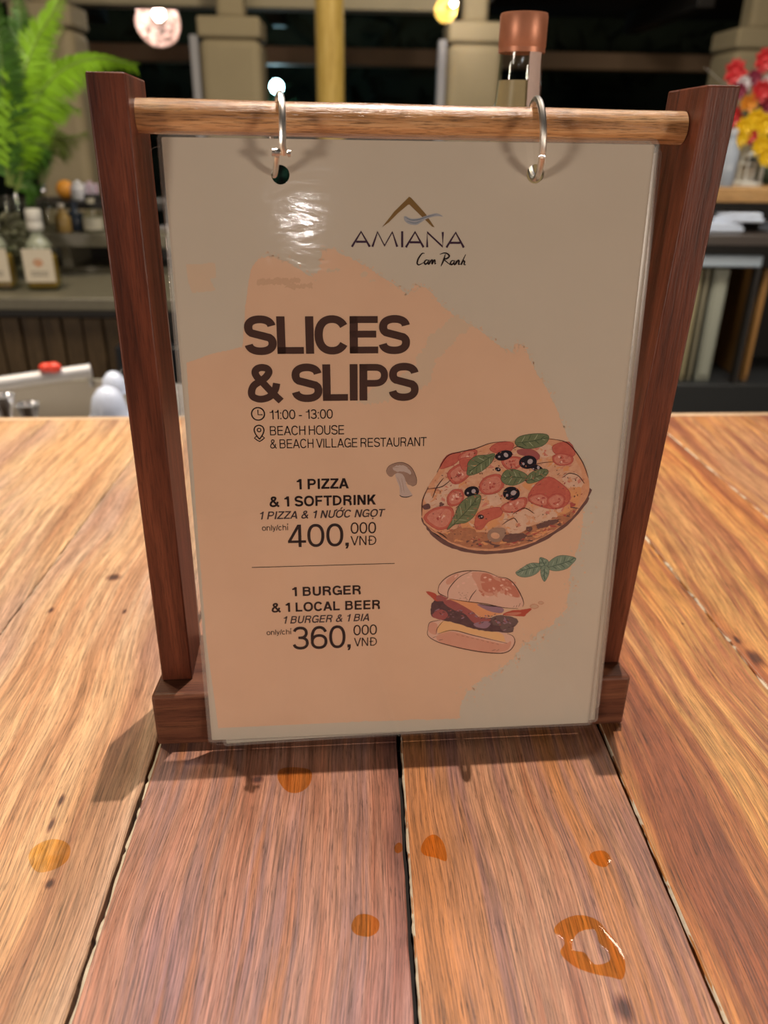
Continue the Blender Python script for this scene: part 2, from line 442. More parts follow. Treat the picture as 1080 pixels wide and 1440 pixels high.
k = NT('laminate_film')
n1 = k.noise(k.coord((9, 16, 1)), 4.0, 3, 0.55, 0.6); n2 = k.noise(k.coord((70, 60, 1)), 4, 3, 0.6)
k.t.nodes.remove(k.b)
bp = k.n('ShaderNodeBump'); bp.inputs['Strength'].default_value = 0.05; bp.inputs['Distance'].default_value = 0.004
k.l(k.math('ADD', n1, k.math('MULTIPLY', n2, 0.10)), bp.inputs['Height'])
gl = k.n('ShaderNodeBsdfGlossy'); gl.inputs['Roughness'].default_value = 0.07; k.l(bp.outputs[0], gl.inputs['Normal'])
tr = k.n('ShaderNodeBsdfTransparent'); tr.inputs[0].default_value = (0.985, 0.985, 0.985, 1)
mx = k.n('ShaderNodeMixShader'); k.l(schlick(k, 0.04, bp.outputs[0]), mx.inputs[0]); k.l(tr.outputs[0], mx.inputs[1]); k.l(gl.outputs[0], mx.inputs[2])
k.l(mx.outputs[0], k.out.inputs[0])
M['film'] = k.m
k = NT('laminate_edge'); k.t.nodes.remove(k.b)
gl = k.n('ShaderNodeBsdfGlossy'); gl.inputs['Roughness'].default_value = 0.24
df = k.n('ShaderNodeBsdfDiffuse'); df.inputs[0].default_value = (0.62, 0.58, 0.54, 1)
tr = k.n('ShaderNodeBsdfTransparent'); tr.inputs[0].default_value = (0.95, 0.95, 0.95, 1)
m1 = k.n('ShaderNodeMixShader'); m1.inputs[0].default_value = 0.24; k.l(tr.outputs[0], m1.inputs[1]); k.l(df.outputs[0], m1.inputs[2])
m2 = k.n('ShaderNodeMixShader'); k.l(schlick(k, 0.05), m2.inputs[0]); k.l(m1.outputs[0], m2.inputs[1]); k.l(gl.outputs[0], m2.inputs[2])
k.l(m2.outputs[0], k.out.inputs[0])
M['filmedge'] = k.m
def paper_mat(name, c0, c1, sc=18):
    k = NT(name); f = k.noise(k.coord(), sc, 4, 0.6)
    k.l(k.mix(f, c0, c1), k.b.inputs['Base Color']); k.b.inputs['Roughness'].default_value = 0.75
    k.b.inputs['Specular IOR Level'].default_value = 0.15; return k.m
M['paper'] = paper_mat('menu_paper', (0.55, 0.495, 0.415), (0.61, 0.555, 0.475))
M['paperedge'] = paper_mat('menu_paper_border', (0.68, 0.62, 0.54), (0.72, 0.67, 0.58))

mm = 0.001
HOLES = [(-57.5, 287.7), (53.2, 289.2)]
def film_and_paper(root, w0, w1, h0, h1, px, py0, py1, holes):
    hl = [[(x*mm, y*mm) for x, y in circ(a, b, 3.9)] for a, b in holes]
    bm = bmesh.new()
    fill(bm, [[(x*mm, y*mm) for x, y in rrect(px[0], px[1], py0, py1, 0.6, 2)]] + hl, 0, 0)
    paper = build('paper', bm, [M['paper']], root, smooth=False)
    bm = bmesh.new()
    hl2 = [[(x*mm, y*mm) for x, y in circ(a, b, 3.8)] for a, b in holes]
    oi = rrect(px[0]+.2, px[1]-.2, py0+.2, py1-.2, 1.0, 6); oa = rrect(px[0]-.35, px[1]+.35, py0-.3, py1+.3, 1.3, 6); ob = rrect(px[0]-1.0, px[1]+1.0, py0-.9, py1+.9, 1.8, 6); oo = rrect(px[0]-1.6, px[1]+1.9, py0-1.5, py1+1.5, 2.2, 6); oe = rrect(w0+.35, w1-.35, h0+.35, h1-.35, 3.0, 6); of = rrect(w0, w1, h0, h1, 3.3, 6)
    fill(bm, [[(x*mm, y*mm) for x, y in oi]] + hl2, 0.00058, 0)
    def strip(a, za, b, zb, mi):
        va = [bm.verts.new((x*mm, y*mm, za)) for x, y in a]; vb = [bm.verts.new((x*mm, y*mm, zb)) for x, y in b]
        n = len(a)
        for i in range(n):
            f = bm.faces.new((va[i], vb[i], vb[(i+1) % n], va[(i+1) % n])); f.material_index = mi
    strip(oi, 0.00058, oa, 0.00042, 1); strip(oa, 0.00042, ob, 0.00022, 1); strip(ob, 0.00022, oo, 0.00012, 1); strip(oo, 0.00012, oe, 0.00010, 0); strip(oe, 0.00010, of, -0.00012, 1)
    film = build('laminate_film', bm, [M['film'], M['filmedge']], root, smooth=False)
    return paper, film

front = sheet_root(0, 0, 0, 0, 'front laminated promotion menu with pizza and burger pictures hanging from the stand')
paper, film = film_and_paper(front, -108.0, 108.0, -0.9, 303.8, (-106.0, 105.4), 2.0, 301.6, HOLES)
back1 = sheet_root(0.00295, 0.0, -0.0009, 0.022, 'laminated menu behind the front one, its clear corner showing at upper left')
back2 = sheet_root(0.0036, 0.0092, -0.0018, 0.006, 'laminated menu behind the front one, its edge showing at lower right')
def local_holes(root):
    out = []
    for hx, hy in HOLES:
        p = root.matrix_world.inverted() @ (front.matrix_world @ Vector((hx*mm, hy*mm, 0))); out.append((p.x/mm, p.y/mm))
    return out
film_and_paper(back1, -108.0, 108.0, 0.0, 300.4, (-101.5, 106.5), 0.9, 299.4, local_holes(back1))
film_and_paper(back2, -108.0, 107.6, 0.0, 290.0, (-101.5, 106.2), 2.2, 288.5, local_holes(back2))
# ---- printed design
class Art:                                # a picture: layers of flat printed shapes in one mesh
    def __init__(s, z0=0.00004): s.bm = bmesh.new(); s.z = z0; s.mats = []; s.dz = 0.0000007
    def mi(s, m):
        if m not in s.mats: s.mats.append(m)
        return s.mats.index(m)
    def poly(s, pts, m, smooth=True, n=5, f=art, jit=0.0):
        P = [f(*p) for p in pts]
        if smooth: P = [Vector((p[0], p[1])) for p in catmull([(q.x, q.y, 0) for q in P], n)]
        if jit: P = [p + Vector((random.uniform(-jit, jit), random.uniform(-jit, jit))) for p in P]
        fill(s.bm, [[(p.x*mm, p.y*mm) for p in P]], s.z, s.mi(m)); s.z += s.dz
    def rows(s, pts, m, f=art, step=0.33):           # fill a ragged outline with thin rows
        P = [f(*p) for p in pts]; n = len(P); y = min(p.y for p in P); y1 = max(p.y for p in P); mi = s.mi(m)
        while y < y1:
            yc = y + step/2; xs = []
            for i in range(n):
                a_, b_ = P[i], P[(i+1) % n]
                if (a_.y <= yc) != (b_.y <= yc): xs.append(a_.x + (b_.x-a_.x)*(yc-a_.y)/(b_.y-a_.y))
            xs.sort()
            for i in range(0, len(xs)-1, 2):
                if xs[i+1]-xs[i] < .02: continue
                fc = s.bm.faces.new([s.bm.verts.new((x_*mm, z_*mm, s.z)) for x_, z_ in ((xs[i], y), (xs[i+1], y), (xs[i+1], y+step), (xs[i], y+step))]); fc.material_index = mi
            y += step
        s.z += s.dz
    def ell(s, cx, cy, rx, ry, rot, m, f=art, n=22, wob=0.0):
        a = R(rot); pts = []
        ph = random.uniform(0, 6)
        for k in range(n):
            t = 2*PI*k/n; w = 1 + wob*math.sin(3*t+ph) + wob*0.6*math.sin(5*t+2*ph)
            x, y = rx*math.cos(t)*w, ry*math.sin(t)*w
            pts.append((cx + x*math.cos(a)-y*math.sin(a), cy + x*math.sin(a)+y*math.cos(a)))
        s.poly(pts, m, False, f=f)
    def line(s, pts, w, m, f=art, taper=True, n=6, closed=False):   # w in mm
        P = [f(*p) for p in pts]
        if len(P) > 2 and n > 1: P = [Vector((p[0], p[1])) for p in catmull([(q.x, q.y, 0) for q in P], n, closed)]
        if closed: P.append(P[0].copy())
        N = len(P); A, B = [], []
        for i in range(N):
            t = (P[min(i+1, N-1)] - P[max(i-1, 0)])
            if t.length < 1e-9: t = Vector((1, 0))
            t.normalize(); nn = Vector((-t.y, t.x)); u = i/(N-1)
            ww = w/2*((0.35 + 0.65*math.sin(PI*min(max(u, 0.02), 0.98))) if taper else 1)
            A.append(s.bm.verts.new(((P[i]+nn*ww).x*mm, (P[i]+nn*ww).y*mm, s.z))); B.append(s.bm.verts.new(((P[i]-nn*ww).x*mm, (P[i]-nn*ww).y*mm, s.z)))
        for i in range(N-1):
            fc = s.bm.faces.new((A[i], B[i], B[i+1], A[i+1])); fc.material_index = s.mi(m)
        s.z += s.dz
    def done(s, name, label=None):
        bmesh.ops.recalc_face_normals
        for f in s.bm.faces:
            f.normal_update()
            if f.normal.z < 0: f.normal_flip()
        o = build(name, s.bm, s.mats, paper, smooth=False)
        if label: o['label'] = label
        return o

def ink(name, c0, c1=None, sc=120, rough=0.7):
    return paper_mat(name, c0, c1 or c0, sc)
I = {
 'wash': ink('wash_tan', (0.66, 0.435, 0.305), (0.76, 0.53, 0.38), 22), 'wash2': ink('wash_tan_pale', (0.60, 0.475, 0.36), (0.66, 0.51, 0.385), 30),
 'wash3': ink('wash_tan_deep', (0.58, 0.385, 0.265), (0.64, 0.43, 0.30), 40),
 'brown': ink('heading_brown', (0.070, 0.036, 0.030)), 'black': ink('text_black', (0.022, 0.014, 0.015)), 'grey': ink('text_dark', (0.055, 0.038, 0.042)),
 'gold': ink('logo_gold', (0.21, 0.125, 0.045)), 'wave': ink('logo_wave', (0.30, 0.33, 0.38), (0.40, 0.40, 0.44), 300), 'wave2': ink('logo_wave_dark', (0.15, 0.19, 0.25)), 'plum': ink('logo_plum', (0.05, 0.025, 0.05)),
 'crust': ink('crust', (0.58, 0.25, 0.14), (0.76, 0.43, 0.27), 420), 'crustd': ink('crust_brown', (0.25, 0.11, 0.08), (0.62, 0.27, 0.14), 420), 'burnt': ink('crust_burnt', (0.10, 0.055, 0.06), (0.2, 0.10, 0.09), 400),
 'cheese': ink('cheese', (0.56, 0.26, 0.165), (0.78, 0.50, 0.34), 420), 'cheesel': ink('cheese_pale', (0.76, 0.56, 0.43), (0.62, 0.36, 0.26), 420), 'cheeseo': ink('cheese_orange', (0.74, 0.37, 0.17), (0.66, 0.30, 0.15), 400),
 'tom': ink('tomato', (0.44, 0.085, 0.07), (0.62, 0.18, 0.13), 420), 'toml': ink('tomato_flesh', (0.52, 0.13, 0.10), (0.70, 0.34, 0.26), 600), 'tomd': ink('tomato_dark', (0.36, 0.07, 0.065), (0.46, 0.10, 0.09), 300),
 'bas': ink('basil', (0.10, 0.135, 0.07), (0.22, 0.25, 0.14), 420), 'basd': ink('basil_dark', (0.055, 0.085, 0.05)), 'basl': ink('basil_vein', (0.38, 0.43, 0.29)),
 'sprig': ink('sprig_green', (0.14, 0.22, 0.17), (0.25, 0.34, 0.26), 260), 'sprigd': ink('sprig_dark', (0.05, 0.10, 0.085)), 'sprigl': ink('sprig_light', (0.36, 0.44, 0.36)),
 'oli': ink('olive', (0.016, 0.014, 0.022)), 'olil': ink('olive_light', (0.44, 0.38, 0.42)), 'line': ink('ink_line', (0.06, 0.022, 0.022)),
 'bun': ink('bun', (0.68, 0.37, 0.28), (0.62, 0.29, 0.21), 120), 'bunl': ink('bun_pale', (0.74, 0.49, 0.40), (0.70, 0.43, 0.33), 160), 'bund': ink('bun_red', (0.50, 0.16, 0.11), (0.60, 0.25, 0.18), 160), 'seed': ink('sesame', (0.80, 0.50, 0.42)),
 'patty': ink('patty', (0.055, 0.03, 0.045), (0.15, 0.08, 0.085), 300), 'lett': ink('burger_leaf', (0.12, 0.085, 0.085), (0.19, 0.12, 0.12), 350), 'bacon': ink('bacon', (0.30, 0.075, 0.085), (0.40, 0.13, 0.12), 240), 'che': ink('burger_cheese', (0.78, 0.38, 0.19), (0.70, 0.30, 0.15), 120), 'onion': ink('onion', (0.25, 0.15, 0.22), (0.36, 0.22, 0.28), 250), 'egg': ink('burger_sauce', (0.80, 0.45, 0.20), (0.78, 0.50, 0.27), 160), 'red': ink('burger_red', (0.46, 0.085, 0.06)),
 'mush': ink('mushroom_cap', (0.26, 0.16, 0.125), (0.42, 0.28, 0.22), 260), 'mushl': ink('mushroom_stem', (0.58, 0.47, 0.43), (0.48, 0.37, 0.34), 260),
}
# watercolour wash
a = Art(0.000018)
def rag(pts, amp, n=14):                   # ragged watercolour edge
    out = []; w1 = w2 = 0.0
    for i in range(len(pts)-1):
        p, q, rg = pts[i], pts[i+1], pts[i][2]
        L = math.hypot(q[0]-p[0], q[1]-p[1]); m = max(1, int(L/1.3)); nx, ny = -(q[1]-p[1])/max(L, 1e-6), (q[0]-p[0])/max(L, 1e-6)
        for k in range(m):
            t = k/m; w1 = w1*.86 + random.gauss(0, 1)*.5; w2 = w2*.3 + random.gauss(0, 1)*.6
            e = amp*rg*(w1 + w2)*.9
            out.append((p[0]+(q[0]-p[0])*t + nx*e + random.gauss(0, .15), p[1]+(q[1]-p[1])*t + ny*e + random.gauss(0, .15)))
    return out
W1 = [(262,510,.3),(300,497,.4),(341,488,.3),(345,430,.3),(352,380,.5),(365,362,.8),(385,360,.8),(410,373,1),(438,388,1),(450,378,1),(452,352,1),(470,350,1),(500,366,1.2),(530,384,1.2),(556,402,1),(574,414,1),(584,402,1),(600,405,1),(620,428,1.2),(640,446,1.2),(668,460,1),(700,484,1),(722,498,.8),(724,484,.8),(738,488,.8),(748,510,.8),(765,540,.6),(785,580,.4),(800,620,.3),(822,660,.4),(822,700,.8),(816,760,.9),(803,800,1),(800,830,1),(796,855,1.2),(776,880,1.6),(760,890,1.6),(738,905,1.8),(718,930,1.8),(690,950,1.8),(664,966,1.6),(650,985,1.2),(646,1010,.5),(480,1016,.1),(307,1024,.1),(290,900,.2),(276,720,.2),(262,510,.2)]
a.rows(rag(W1, 0.9), I['wash'])
a.rows(rag([(262,372,.5),(302,370,.6),(304,390,.9),(296,392,.9),(304,408,.8),(270,412,.5),(264,392,.4),(262,372,.4)], 0.9), I['wash2'])
# dry-brush streaks of paler wash
for x, y, l, w, m in ((392,396,60,9,'wash3'),(420,402,40,7,'wash3'),(468,380,16,4,'wash2'),(512,386,8,5,'wash2'),(524,394,10,4,'wash2')):
    a.rows(rag([(x-l/2,y-w/2,1),(x+l/2,y-w/2,1),(x+l/2,y+w/2,1),(x-l/2,y+w/2,1),(x-l/2,y-w/2,1)], 1.3), I[m])
a.rows(rag([(640,440,1),(666,455,1),(640,480,1),(612,505,1),(600,540,1),(560,560,1),(500,566,1),(520,548,1),(580,520,1),(600,480,1),(640,440,1)], 2.0), I['wash2'])
a.dz = 0.0
for t in range(420):                       # crumbs of paint along the edge
    u = random.random(); i = (30 + u*11) if t < 200 else (5 + u*24); j = int(i); fr_ = i-j
    p = W1[j]; q = W1[j+1]; sc_ = 1.0 if t < 200 else .35; x = p[0]+(q[0]-p[0])*fr_ + random.gauss(4, 9)*sc_; y = p[1]+(q[1]-p[1])*fr_ + random.gauss(2 if t < 200 else -2, 8)*sc_
    a.ell(x, y, random.uniform(.5, 2.6), random.uniform(.5, 1.6), random.uniform(0, 180), I[random.choice(('wash', 'wash2', 'wash2'))], n=7, wob=.2)
a.done('watercolour_wash', 'tan watercolour wash printed on the cream sheet')

# ---- lettering
# strokes of a plain grotesque alphabet; everything in units of the capital height, t = stroke weight
def arc(cx, cy, rx, ry, a0, a1, n=16, p=2.25):
    out = []
    for i in range(n+1):
        a_ = R(a0 + (a1-a0)*i/n); c_, s_ = math.cos(a_), math.sin(a_)
        out.append((cx + rx*math.copysign(abs(c_)**(2/p), c_), cy + ry*math.copysign(abs(s_)**(2/p), s_)))
    return out
def dg(x0, y0, x1, y1, w): return ('P', [(x0-w/2, y0), (x0+w/2, y0), (x1+w/2, y1), (x1-w/2, y1)])
def bx_(x0, x1, y0, y1): return ('P', [(x0, y0), (x1, y0), (x1, y1), (x0, y1)])
def glyph(ch, t):
    h = t/2; th = t*0.9; hh = th/2; q = []; W_ = .75
    def vert(x, y0=0, y1=1): q.append(bx_(x-h, x+h, y0, y1))
    def hor(y, x0, x1): q.append(bx_(x0, x1, y-hh, y+hh))
    def st(p): q.append(('S', p, t))
    def bowl(y0, y1, w, x0=0.0):          # D-shaped bowl open to the left
        ry = (y1-y0)/2-hh; rx = min(w-h-x0, ry*1.15); cx = w-h-rx
        q.append(('S', [(x0, y1-hh), (cx, y1-hh)] + arc(cx, (y0+y1)/2, rx, ry, 90, -90)[1:-1] + [(cx, y0+hh), (x0, y0+hh)], th))
    if ch == 'S' :
        W_ = .80; ry = (1.03-2*hh)/4; rx = W_/2-h
        u = arc(W_/2, .5+ry, rx*.97, ry, 8, 222, 20); l = arc(W_/2, .5-ry, rx, ry, 42, -172, 20)
        st(u + [((u[-1][0]*2+l[0][0])/3, (u[-1][1]*2+l[0][1])/3), ((u[-1][0]+l[0][0]*2)/3, (u[-1][1]+l[0][1]*2)/3)] + l)
    elif ch == 'L': W_ = .66; vert(h); hor(hh, 0, W_)
    elif ch == 'I': W_ = t; vert(h)
    elif ch == 'C': W_ = .88; st(arc(W_/2+.01, .5, W_/2-h, .515-hh, 32, 328, 28))
    elif ch == 'G':
        W_ = .90; st(arc(W_/2, .5, W_/2-h, .515-hh, 34, 318, 28)); q.append(bx_(W_-t*.78, W_, 0, .52)); hor(.52-hh, W_*.53, W_)
    elif ch == 'E': W_ = .72; vert(h); hor(hh, 0, W_); hor(1-hh, 0, W_*.98); hor(.52, 0, W_*.93)
    elif ch == 'F': W_ = .68; vert(h); hor(1-hh, 0, W_); hor(.50, 0, W_*.9)
    elif ch == 'P': W_ = .76; vert(h); bowl(.38, 1, W_)
    elif ch == 'R':
        W_ = .80; vert(h); bowl(.43, 1, W_*.97)
        st([(W_*.5, .43+hh), (W_*.66, .43), (W_*.80, .35), (W_*.84, .2), (W_*.86, .06), (W_*.90, 0)])
    elif ch == 'B': W_ = .78; vert(h); bowl(.47, 1, W_*.95); bowl(0, .47+th, W_)
    elif ch == 'D': W_ = .82; vert(h); bowl(0, 1, W_)
    elif ch == 'Đ': W_ = .92; q.append(bx_(.10, .10+t, 0, 1)); bowl(0, 1, W_, .10); hor(.52, 0, .46)
    elif ch in 'OỚỌ':
        W_ = .94; st(arc(W_/2, .5, W_/2-h, .515-hh, 0, 360, 36))
        if ch == 'Ọ': q.append(bx_(W_/2-h, W_/2+h, -.12-t, -.12))
        if ch == 'Ớ': st([(W_*.84, .86), (W_*.98, .94), (W_*.98, 1.10)]); q.append(('S', [(W_*.48, 1.10), (W_*.68, 1.34)], t*.8))
    elif ch in 'UƯ':
        W_ = .78; r = W_/2-h; st([(h, 1), (h, .5)] + arc(W_/2, .36, r, .36+.015-hh, 180, 360, 18) + [(W_-h, .5), (W_-h, 1)])
        if ch == 'Ư': st([(W_-h, .93), (W_+.10, .95), (W_+.11, 1.10)])
    elif ch == 'A': W_ = .92; w = t*1.10; q.append(dg(w/2, 0, W_/2, 1, w)); q.append(dg(W_-w/2, 0, W_/2, 1, w)); hor(.30, W_*.22, W_*.78)
    elif ch == 'V': W_ = .88; w = t*1.10; q.append(dg(W_/2, 0, w/2, 1, w)); q.append(dg(W_/2, 0, W_-w/2, 1, w))
    elif ch == 'H': W_ = .78; vert(h); vert(W_-h); hor(.52, 0, W_)
    elif ch == 'N': W_ = .78; vert(h); vert(W_-h); q.append(dg(W_-t*.58, 0, t*.58, 1, t*1.15))
    elif ch == 'T': W_ = .78; vert(W_/2); hor(1-hh, 0, W_)
    elif ch == 'K': W_ = .82; vert(h); q.append(dg(t*.9, .34, W_-t*.75, 1, t*1.35)); q.append(dg(W_-t*.65, 0, W_*.42, .60, t*1.25))
    elif ch == 'Z': W_ = .76; hor(hh, 0, W_); hor(1-hh, .03, W_); q.append(dg(t*.68, th*.9, W_-t*.68, 1-th*.9, t*1.3))
    elif ch == '&':
        W_ = .90; k_ = h*.55
        p = [(.86, .0+k_*.2), (.66, .22), (.42, .50), (.27, .67), (.22, .80), (.28, .93-k_*.6), (.40, .985-k_), (.53, .93-k_*.6), (.57, .80), (.49, .67), (.34, .56), (.17, .44), (.085+k_*.3, .27), (.12+k_*.3, .12+k_*.3), (.30, .02+k_*.9), (.48, .05+k_*.8), (.62, .18), (.72, .34), (.76, .50)]
        pp = catmull([(a_, b_, 0) for a_, b_ in p], 5, False); q.append(('S', [(v.x, v.y) for v in pp], t*.92))
    elif ch == '1': W_ = .44; vert(W_-h); q.append(('P', [(0, .70), (W_-t, .70), (W_-t, .70+t*.72), (0, .70+t*.72)])); q.append(('P', [(W_-t*1.9, .70+t*.6), (W_-t*.5, .70+t*.6), (W_-t*.5, 1), (W_-t*1.0, 1)]))
    elif ch == '0': W_ = .70; st(arc(W_/2, .5, W_/2-h, .51-hh, 0, 360, 34))
    elif ch == '3':
        W_ = .70; r1 = (1-th)/4; r2 = r1*1.06
        st(arc(W_/2-.01, 1.01-hh-r1, W_/2-h-.03, r1, 165, -90, 18) ); st(arc(W_/2-.01, -.01+hh+r2, W_/2-h, r2, 90, -168, 18)); hor(.515, W_*.36, W_*.52)
    elif ch == '4': W_ = .74; q.append(bx_(W_*.58, W_*.58+t, 0, 1)); hor(.30-hh, 0, W_); q.append(dg(t*.5, .27, W_*.58+t*.35, 1, t*1.05))
    elif ch == '6':
        W_ = .71; rb = .325-hh; st(arc(W_/2, .325-.01, W_/2-h, rb+.005, 0, 360, 30))
        st([(h, .36)] + arc(W_/2+.015, .50, W_/2+.015-h, .51-hh, 178, 30, 16))
    elif ch == ':': W_ = t; q.append(bx_(0, t, 0, t)); q.append(bx_(0, t, .72-t, .72))
    elif ch == '-': W_ = .36; hor(.36, 0, W_)
    elif ch == ',': W_ = t*1.2; q.append(('P', [(0, 0), (t*1.15, 0), (t*1.15, t*1.15), (0, t*1.15)])); q.append(('P', [(t*.5, .01), (t*1.15, .01), (t*.75, -t*.95), (t*.1, -t*1.05), (t*.1, -t*.75)]))
    elif ch == '/': W_ = .36; q.append(dg(h, -.02, W_-h, 1.0, t))
    elif ch == 'o': W_ = .66; st(arc(W_/2, .365, W_/2-h, .375-hh, 0, 360, 26))
    elif ch == 'c': W_ = .62; st(arc(W_/2, .365, W_/2-h, .375-hh, 40, 320, 20))
    elif ch in 'nh':
        W_ = .60; vert(h, 0, .73 if ch == 'n' else 1); st([(h, .42)] + arc(W_/2, .44, W_/2-h, .30-hh, 180, 0, 14) + [(W_-h, 0)])
    elif ch == 'l': W_ = t; vert(h)
    elif ch == 'ỉ': W_ = t; vert(h, 0, .73); st([(h*.2, 1.16), (h*2.6, 1.10), (h, .98), (h, .88)])
    elif ch == 'y': W_ = .60; q.append(dg(W_/2, 0, h, .73, t)); q.append(dg(W_*.24, -.24, W_-h, .73, t)); hor(-.24+hh, .02, W_*.28)
    return W_, q
SIDE = {'A': .02, 'V': .02, 'T': .03, 'Z': .05, 'S': .06, 'C': .06, 'G': .06, 'O': .06, 'Ọ': .06, 'Ớ': .06, '0': .06, '3': .06, '6': .06, '&': .05, '/': .0, ',': .06, 'o': .05, 'c': .05, '4': .04, 'y': .02}
def lettering(bm, s, x0, x1, y, cap, t=0.15, track=0.0, shear=0.0, z=0.0001, sp=0.36):
    """text from x0 to x1 (mm), baseline y (mm), capital height cap (mm), stroke weight t (of the capital height)"""
    polys = []; cx = 0.0
    for ch in s:
        if ch == ' ': cx += sp + track; continue
        w, q = glyph(ch, t); sb = SIDE.get(ch, .10) + track; cx += sb
        for e in q:
            if e[0] == 'P': polys.append([(p[0]+cx, p[1]) for p in e[1]])
            else:
                P = [Vector(p) for p in e[1]]; closed = (P[0]-P[-1]).length < 1e-6
                if closed: P = P[:-1]
                n = len(P); A, B = [], []
                for i in range(n):
                    a_ = P[(i-1) % n] if (closed or i) else P[0]; b_ = P[(i+1) % n] if (closed or i < n-1) else P[-1]
                    d = (b_-a_).normalized(); nn = Vector((-d.y, d.x))*e[2]/2; A.append(P[i]+nn); B.append(P[i]-nn)
                for i in range(n if closed else n-1):
                    j = (i+1) % n; polys.append([(v.x+cx, v.y) for v in (A[i], B[i], B[j], A[j])])
        cx += w + sb
    xs = [p[0] for q in polys for p in q]; mn, mxx = min(xs), max(xs); kx = (x1-x0)/(mxx-mn)
    for q in polys:
        vs = [bm.verts.new(((x0 + (p[0]-mn)*kx + shear*p[1]*cap)*mm, (y + p[1]*cap)*mm, z)) for p in q]
        try:
            f = bm.faces.new(vs); f.normal_update()
            if f.normal.z < 0: f.normal_flip()
        except ValueError: pass
        z += 1.5e-8
def text_part(name, rows, mat, label=None):
    bm = bmesh.new()
    for q in rows: lettering(bm, *q[:5], **q[5])
    me = bpy.data.meshes.new(name); bm.to_mesh(me); bm.free(); me.materials.append(mat)
    o = bpy.data.objects.new(name, me); COL.objects.link(o); o.parent = paper
    if label: o['label'] = label
    return o
SLB = dict(t=0.205, track=-0.075)
text_part('heading_lettering', [('SLICES', -76.4, -0.6, 211.9, 16.9, SLB), ('& SLIPS', -76.2, 3.9, 189.8, 17.2, SLB)], I['brown'], 'large brown heading lettering')
LT = dict(t=0.125, track=-0.02, sp=.30)
text_part('hours_lettering', [('11:00 - 13:00', -66.6, -36.9, 181.3, 4.5, LT)], I['black'])
text_part('place_lettering', [('BEACH HOUSE', -66.8, -31.6, 173.5, 4.5, LT), ('& BEACH VILLAGE RESTAURANT', -67.0, 8.3, 167.0, 4.5, LT)], I['black'])
BB = dict(t=0.205, track=-0.02, sp=.40); IT = dict(t=0.175, track=-0.02, shear=0.22, sp=.42); NU = dict(t=0.125, track=-0.02)
text_part('offer_lettering', [('1 PIZZA', -55.0, -29.6, 146.1, 5.3, BB), ('& 1 SOFTDRINK', -68.6, -16.2, 137.3, 5.3, BB)], I['black'])
text_part('translation_lettering', [('1 PIZZA & 1 NƯỚC NGỌT', -74.2, -12.4, 130.8, 4.1, IT)], I['grey'])
text_part('price_lettering', [('400,', -60.4, -29.9, 115.5, 12.1, NU), ('000', -28.9, -16.1, 122.0, 6.0, NU), ('VNĐ', -29.0, -16.0, 115.6, 5.1, NU), ('only/chỉ', -72.9, -59.8, 124.8, 3.0, NU)], I['black'])
text_part('offer_lettering', [('1 BURGER', -59.2, -23.8, 88.1, 5.2, BB), ('& 1 LOCAL BEER', -70.1, -13.8, 79.2, 5.3, BB)], I['black'])
text_part('translation_lettering', [('1 BURGER & 1 BIA', -64.8, -19.6, 72.4, 4.3, IT)], I['grey'])
text_part('price_lettering', [('360,', -60.0, -29.4, 56.9, 13.3, NU), ('000', -27.9, -15.5, 64.1, 6.0, NU), ('VNĐ', -27.7, -15.5, 57.4, 5.1, NU), ('only/chỉ', -73.3, -60.3, 66.1, 3.0, NU)], I['black'])
mmf = lambda x, y: Vector((x, y))
a = Art(0.00008); a.line([(-79.0, 105.0), (-6.5, 105.0)], 0.38, I['black'], f=mmf, taper=False); a.done('divider_line')
# clock and map pin symbols
a = Art(0.00008)
a.line([(-72.0+3.0*math.cos(t*PI/12), 184.0+3.0*math.sin(t*PI/12)) for t in range(24)], 0.62, I['black'], f=mmf, taper=False, n=2, closed=True)
a.line([(-72.0, 186.0), (-72.0, 183.6), (-69.9, 183.6)], 0.5, I['black'], f=mmf, taper=False, n=1)
a.done('clock_symbol')
a = Art(0.00008); px_, py_ = -71.9, 175.9
a.line([(px_, py_-4.2), (px_-1.6, py_-1.9), (px_-2.3, py_+.2), (px_-1.7, py_+1.9), (px_, py_+2.6), (px_+1.7, py_+1.9), (px_+2.3, py_+.2), (px_+1.6, py_-1.9), (px_, py_-4.2)], 0.6, I['black'], f=mmf, taper=False, n=3)
a.line([(px_+0.85*math.cos(t*PI/6), py_+.3+0.85*math.sin(t*PI/6)) for t in range(12)], 0.5, I['black'], f=mmf, taper=False, n=2, closed=True)
a.line([(px_-1.3, py_-2.7), (px_-2.4, py_-3.6), (px_-1.2, py_-4.6), (px_, py_-5.3), (px_+1.2, py_-4.6), (px_+2.4, py_-3.6), (px_+1.3, py_-2.7)], 0.55, I['black'], f=mmf, taper=False, n=1)
a.done('map_pin_symbol')
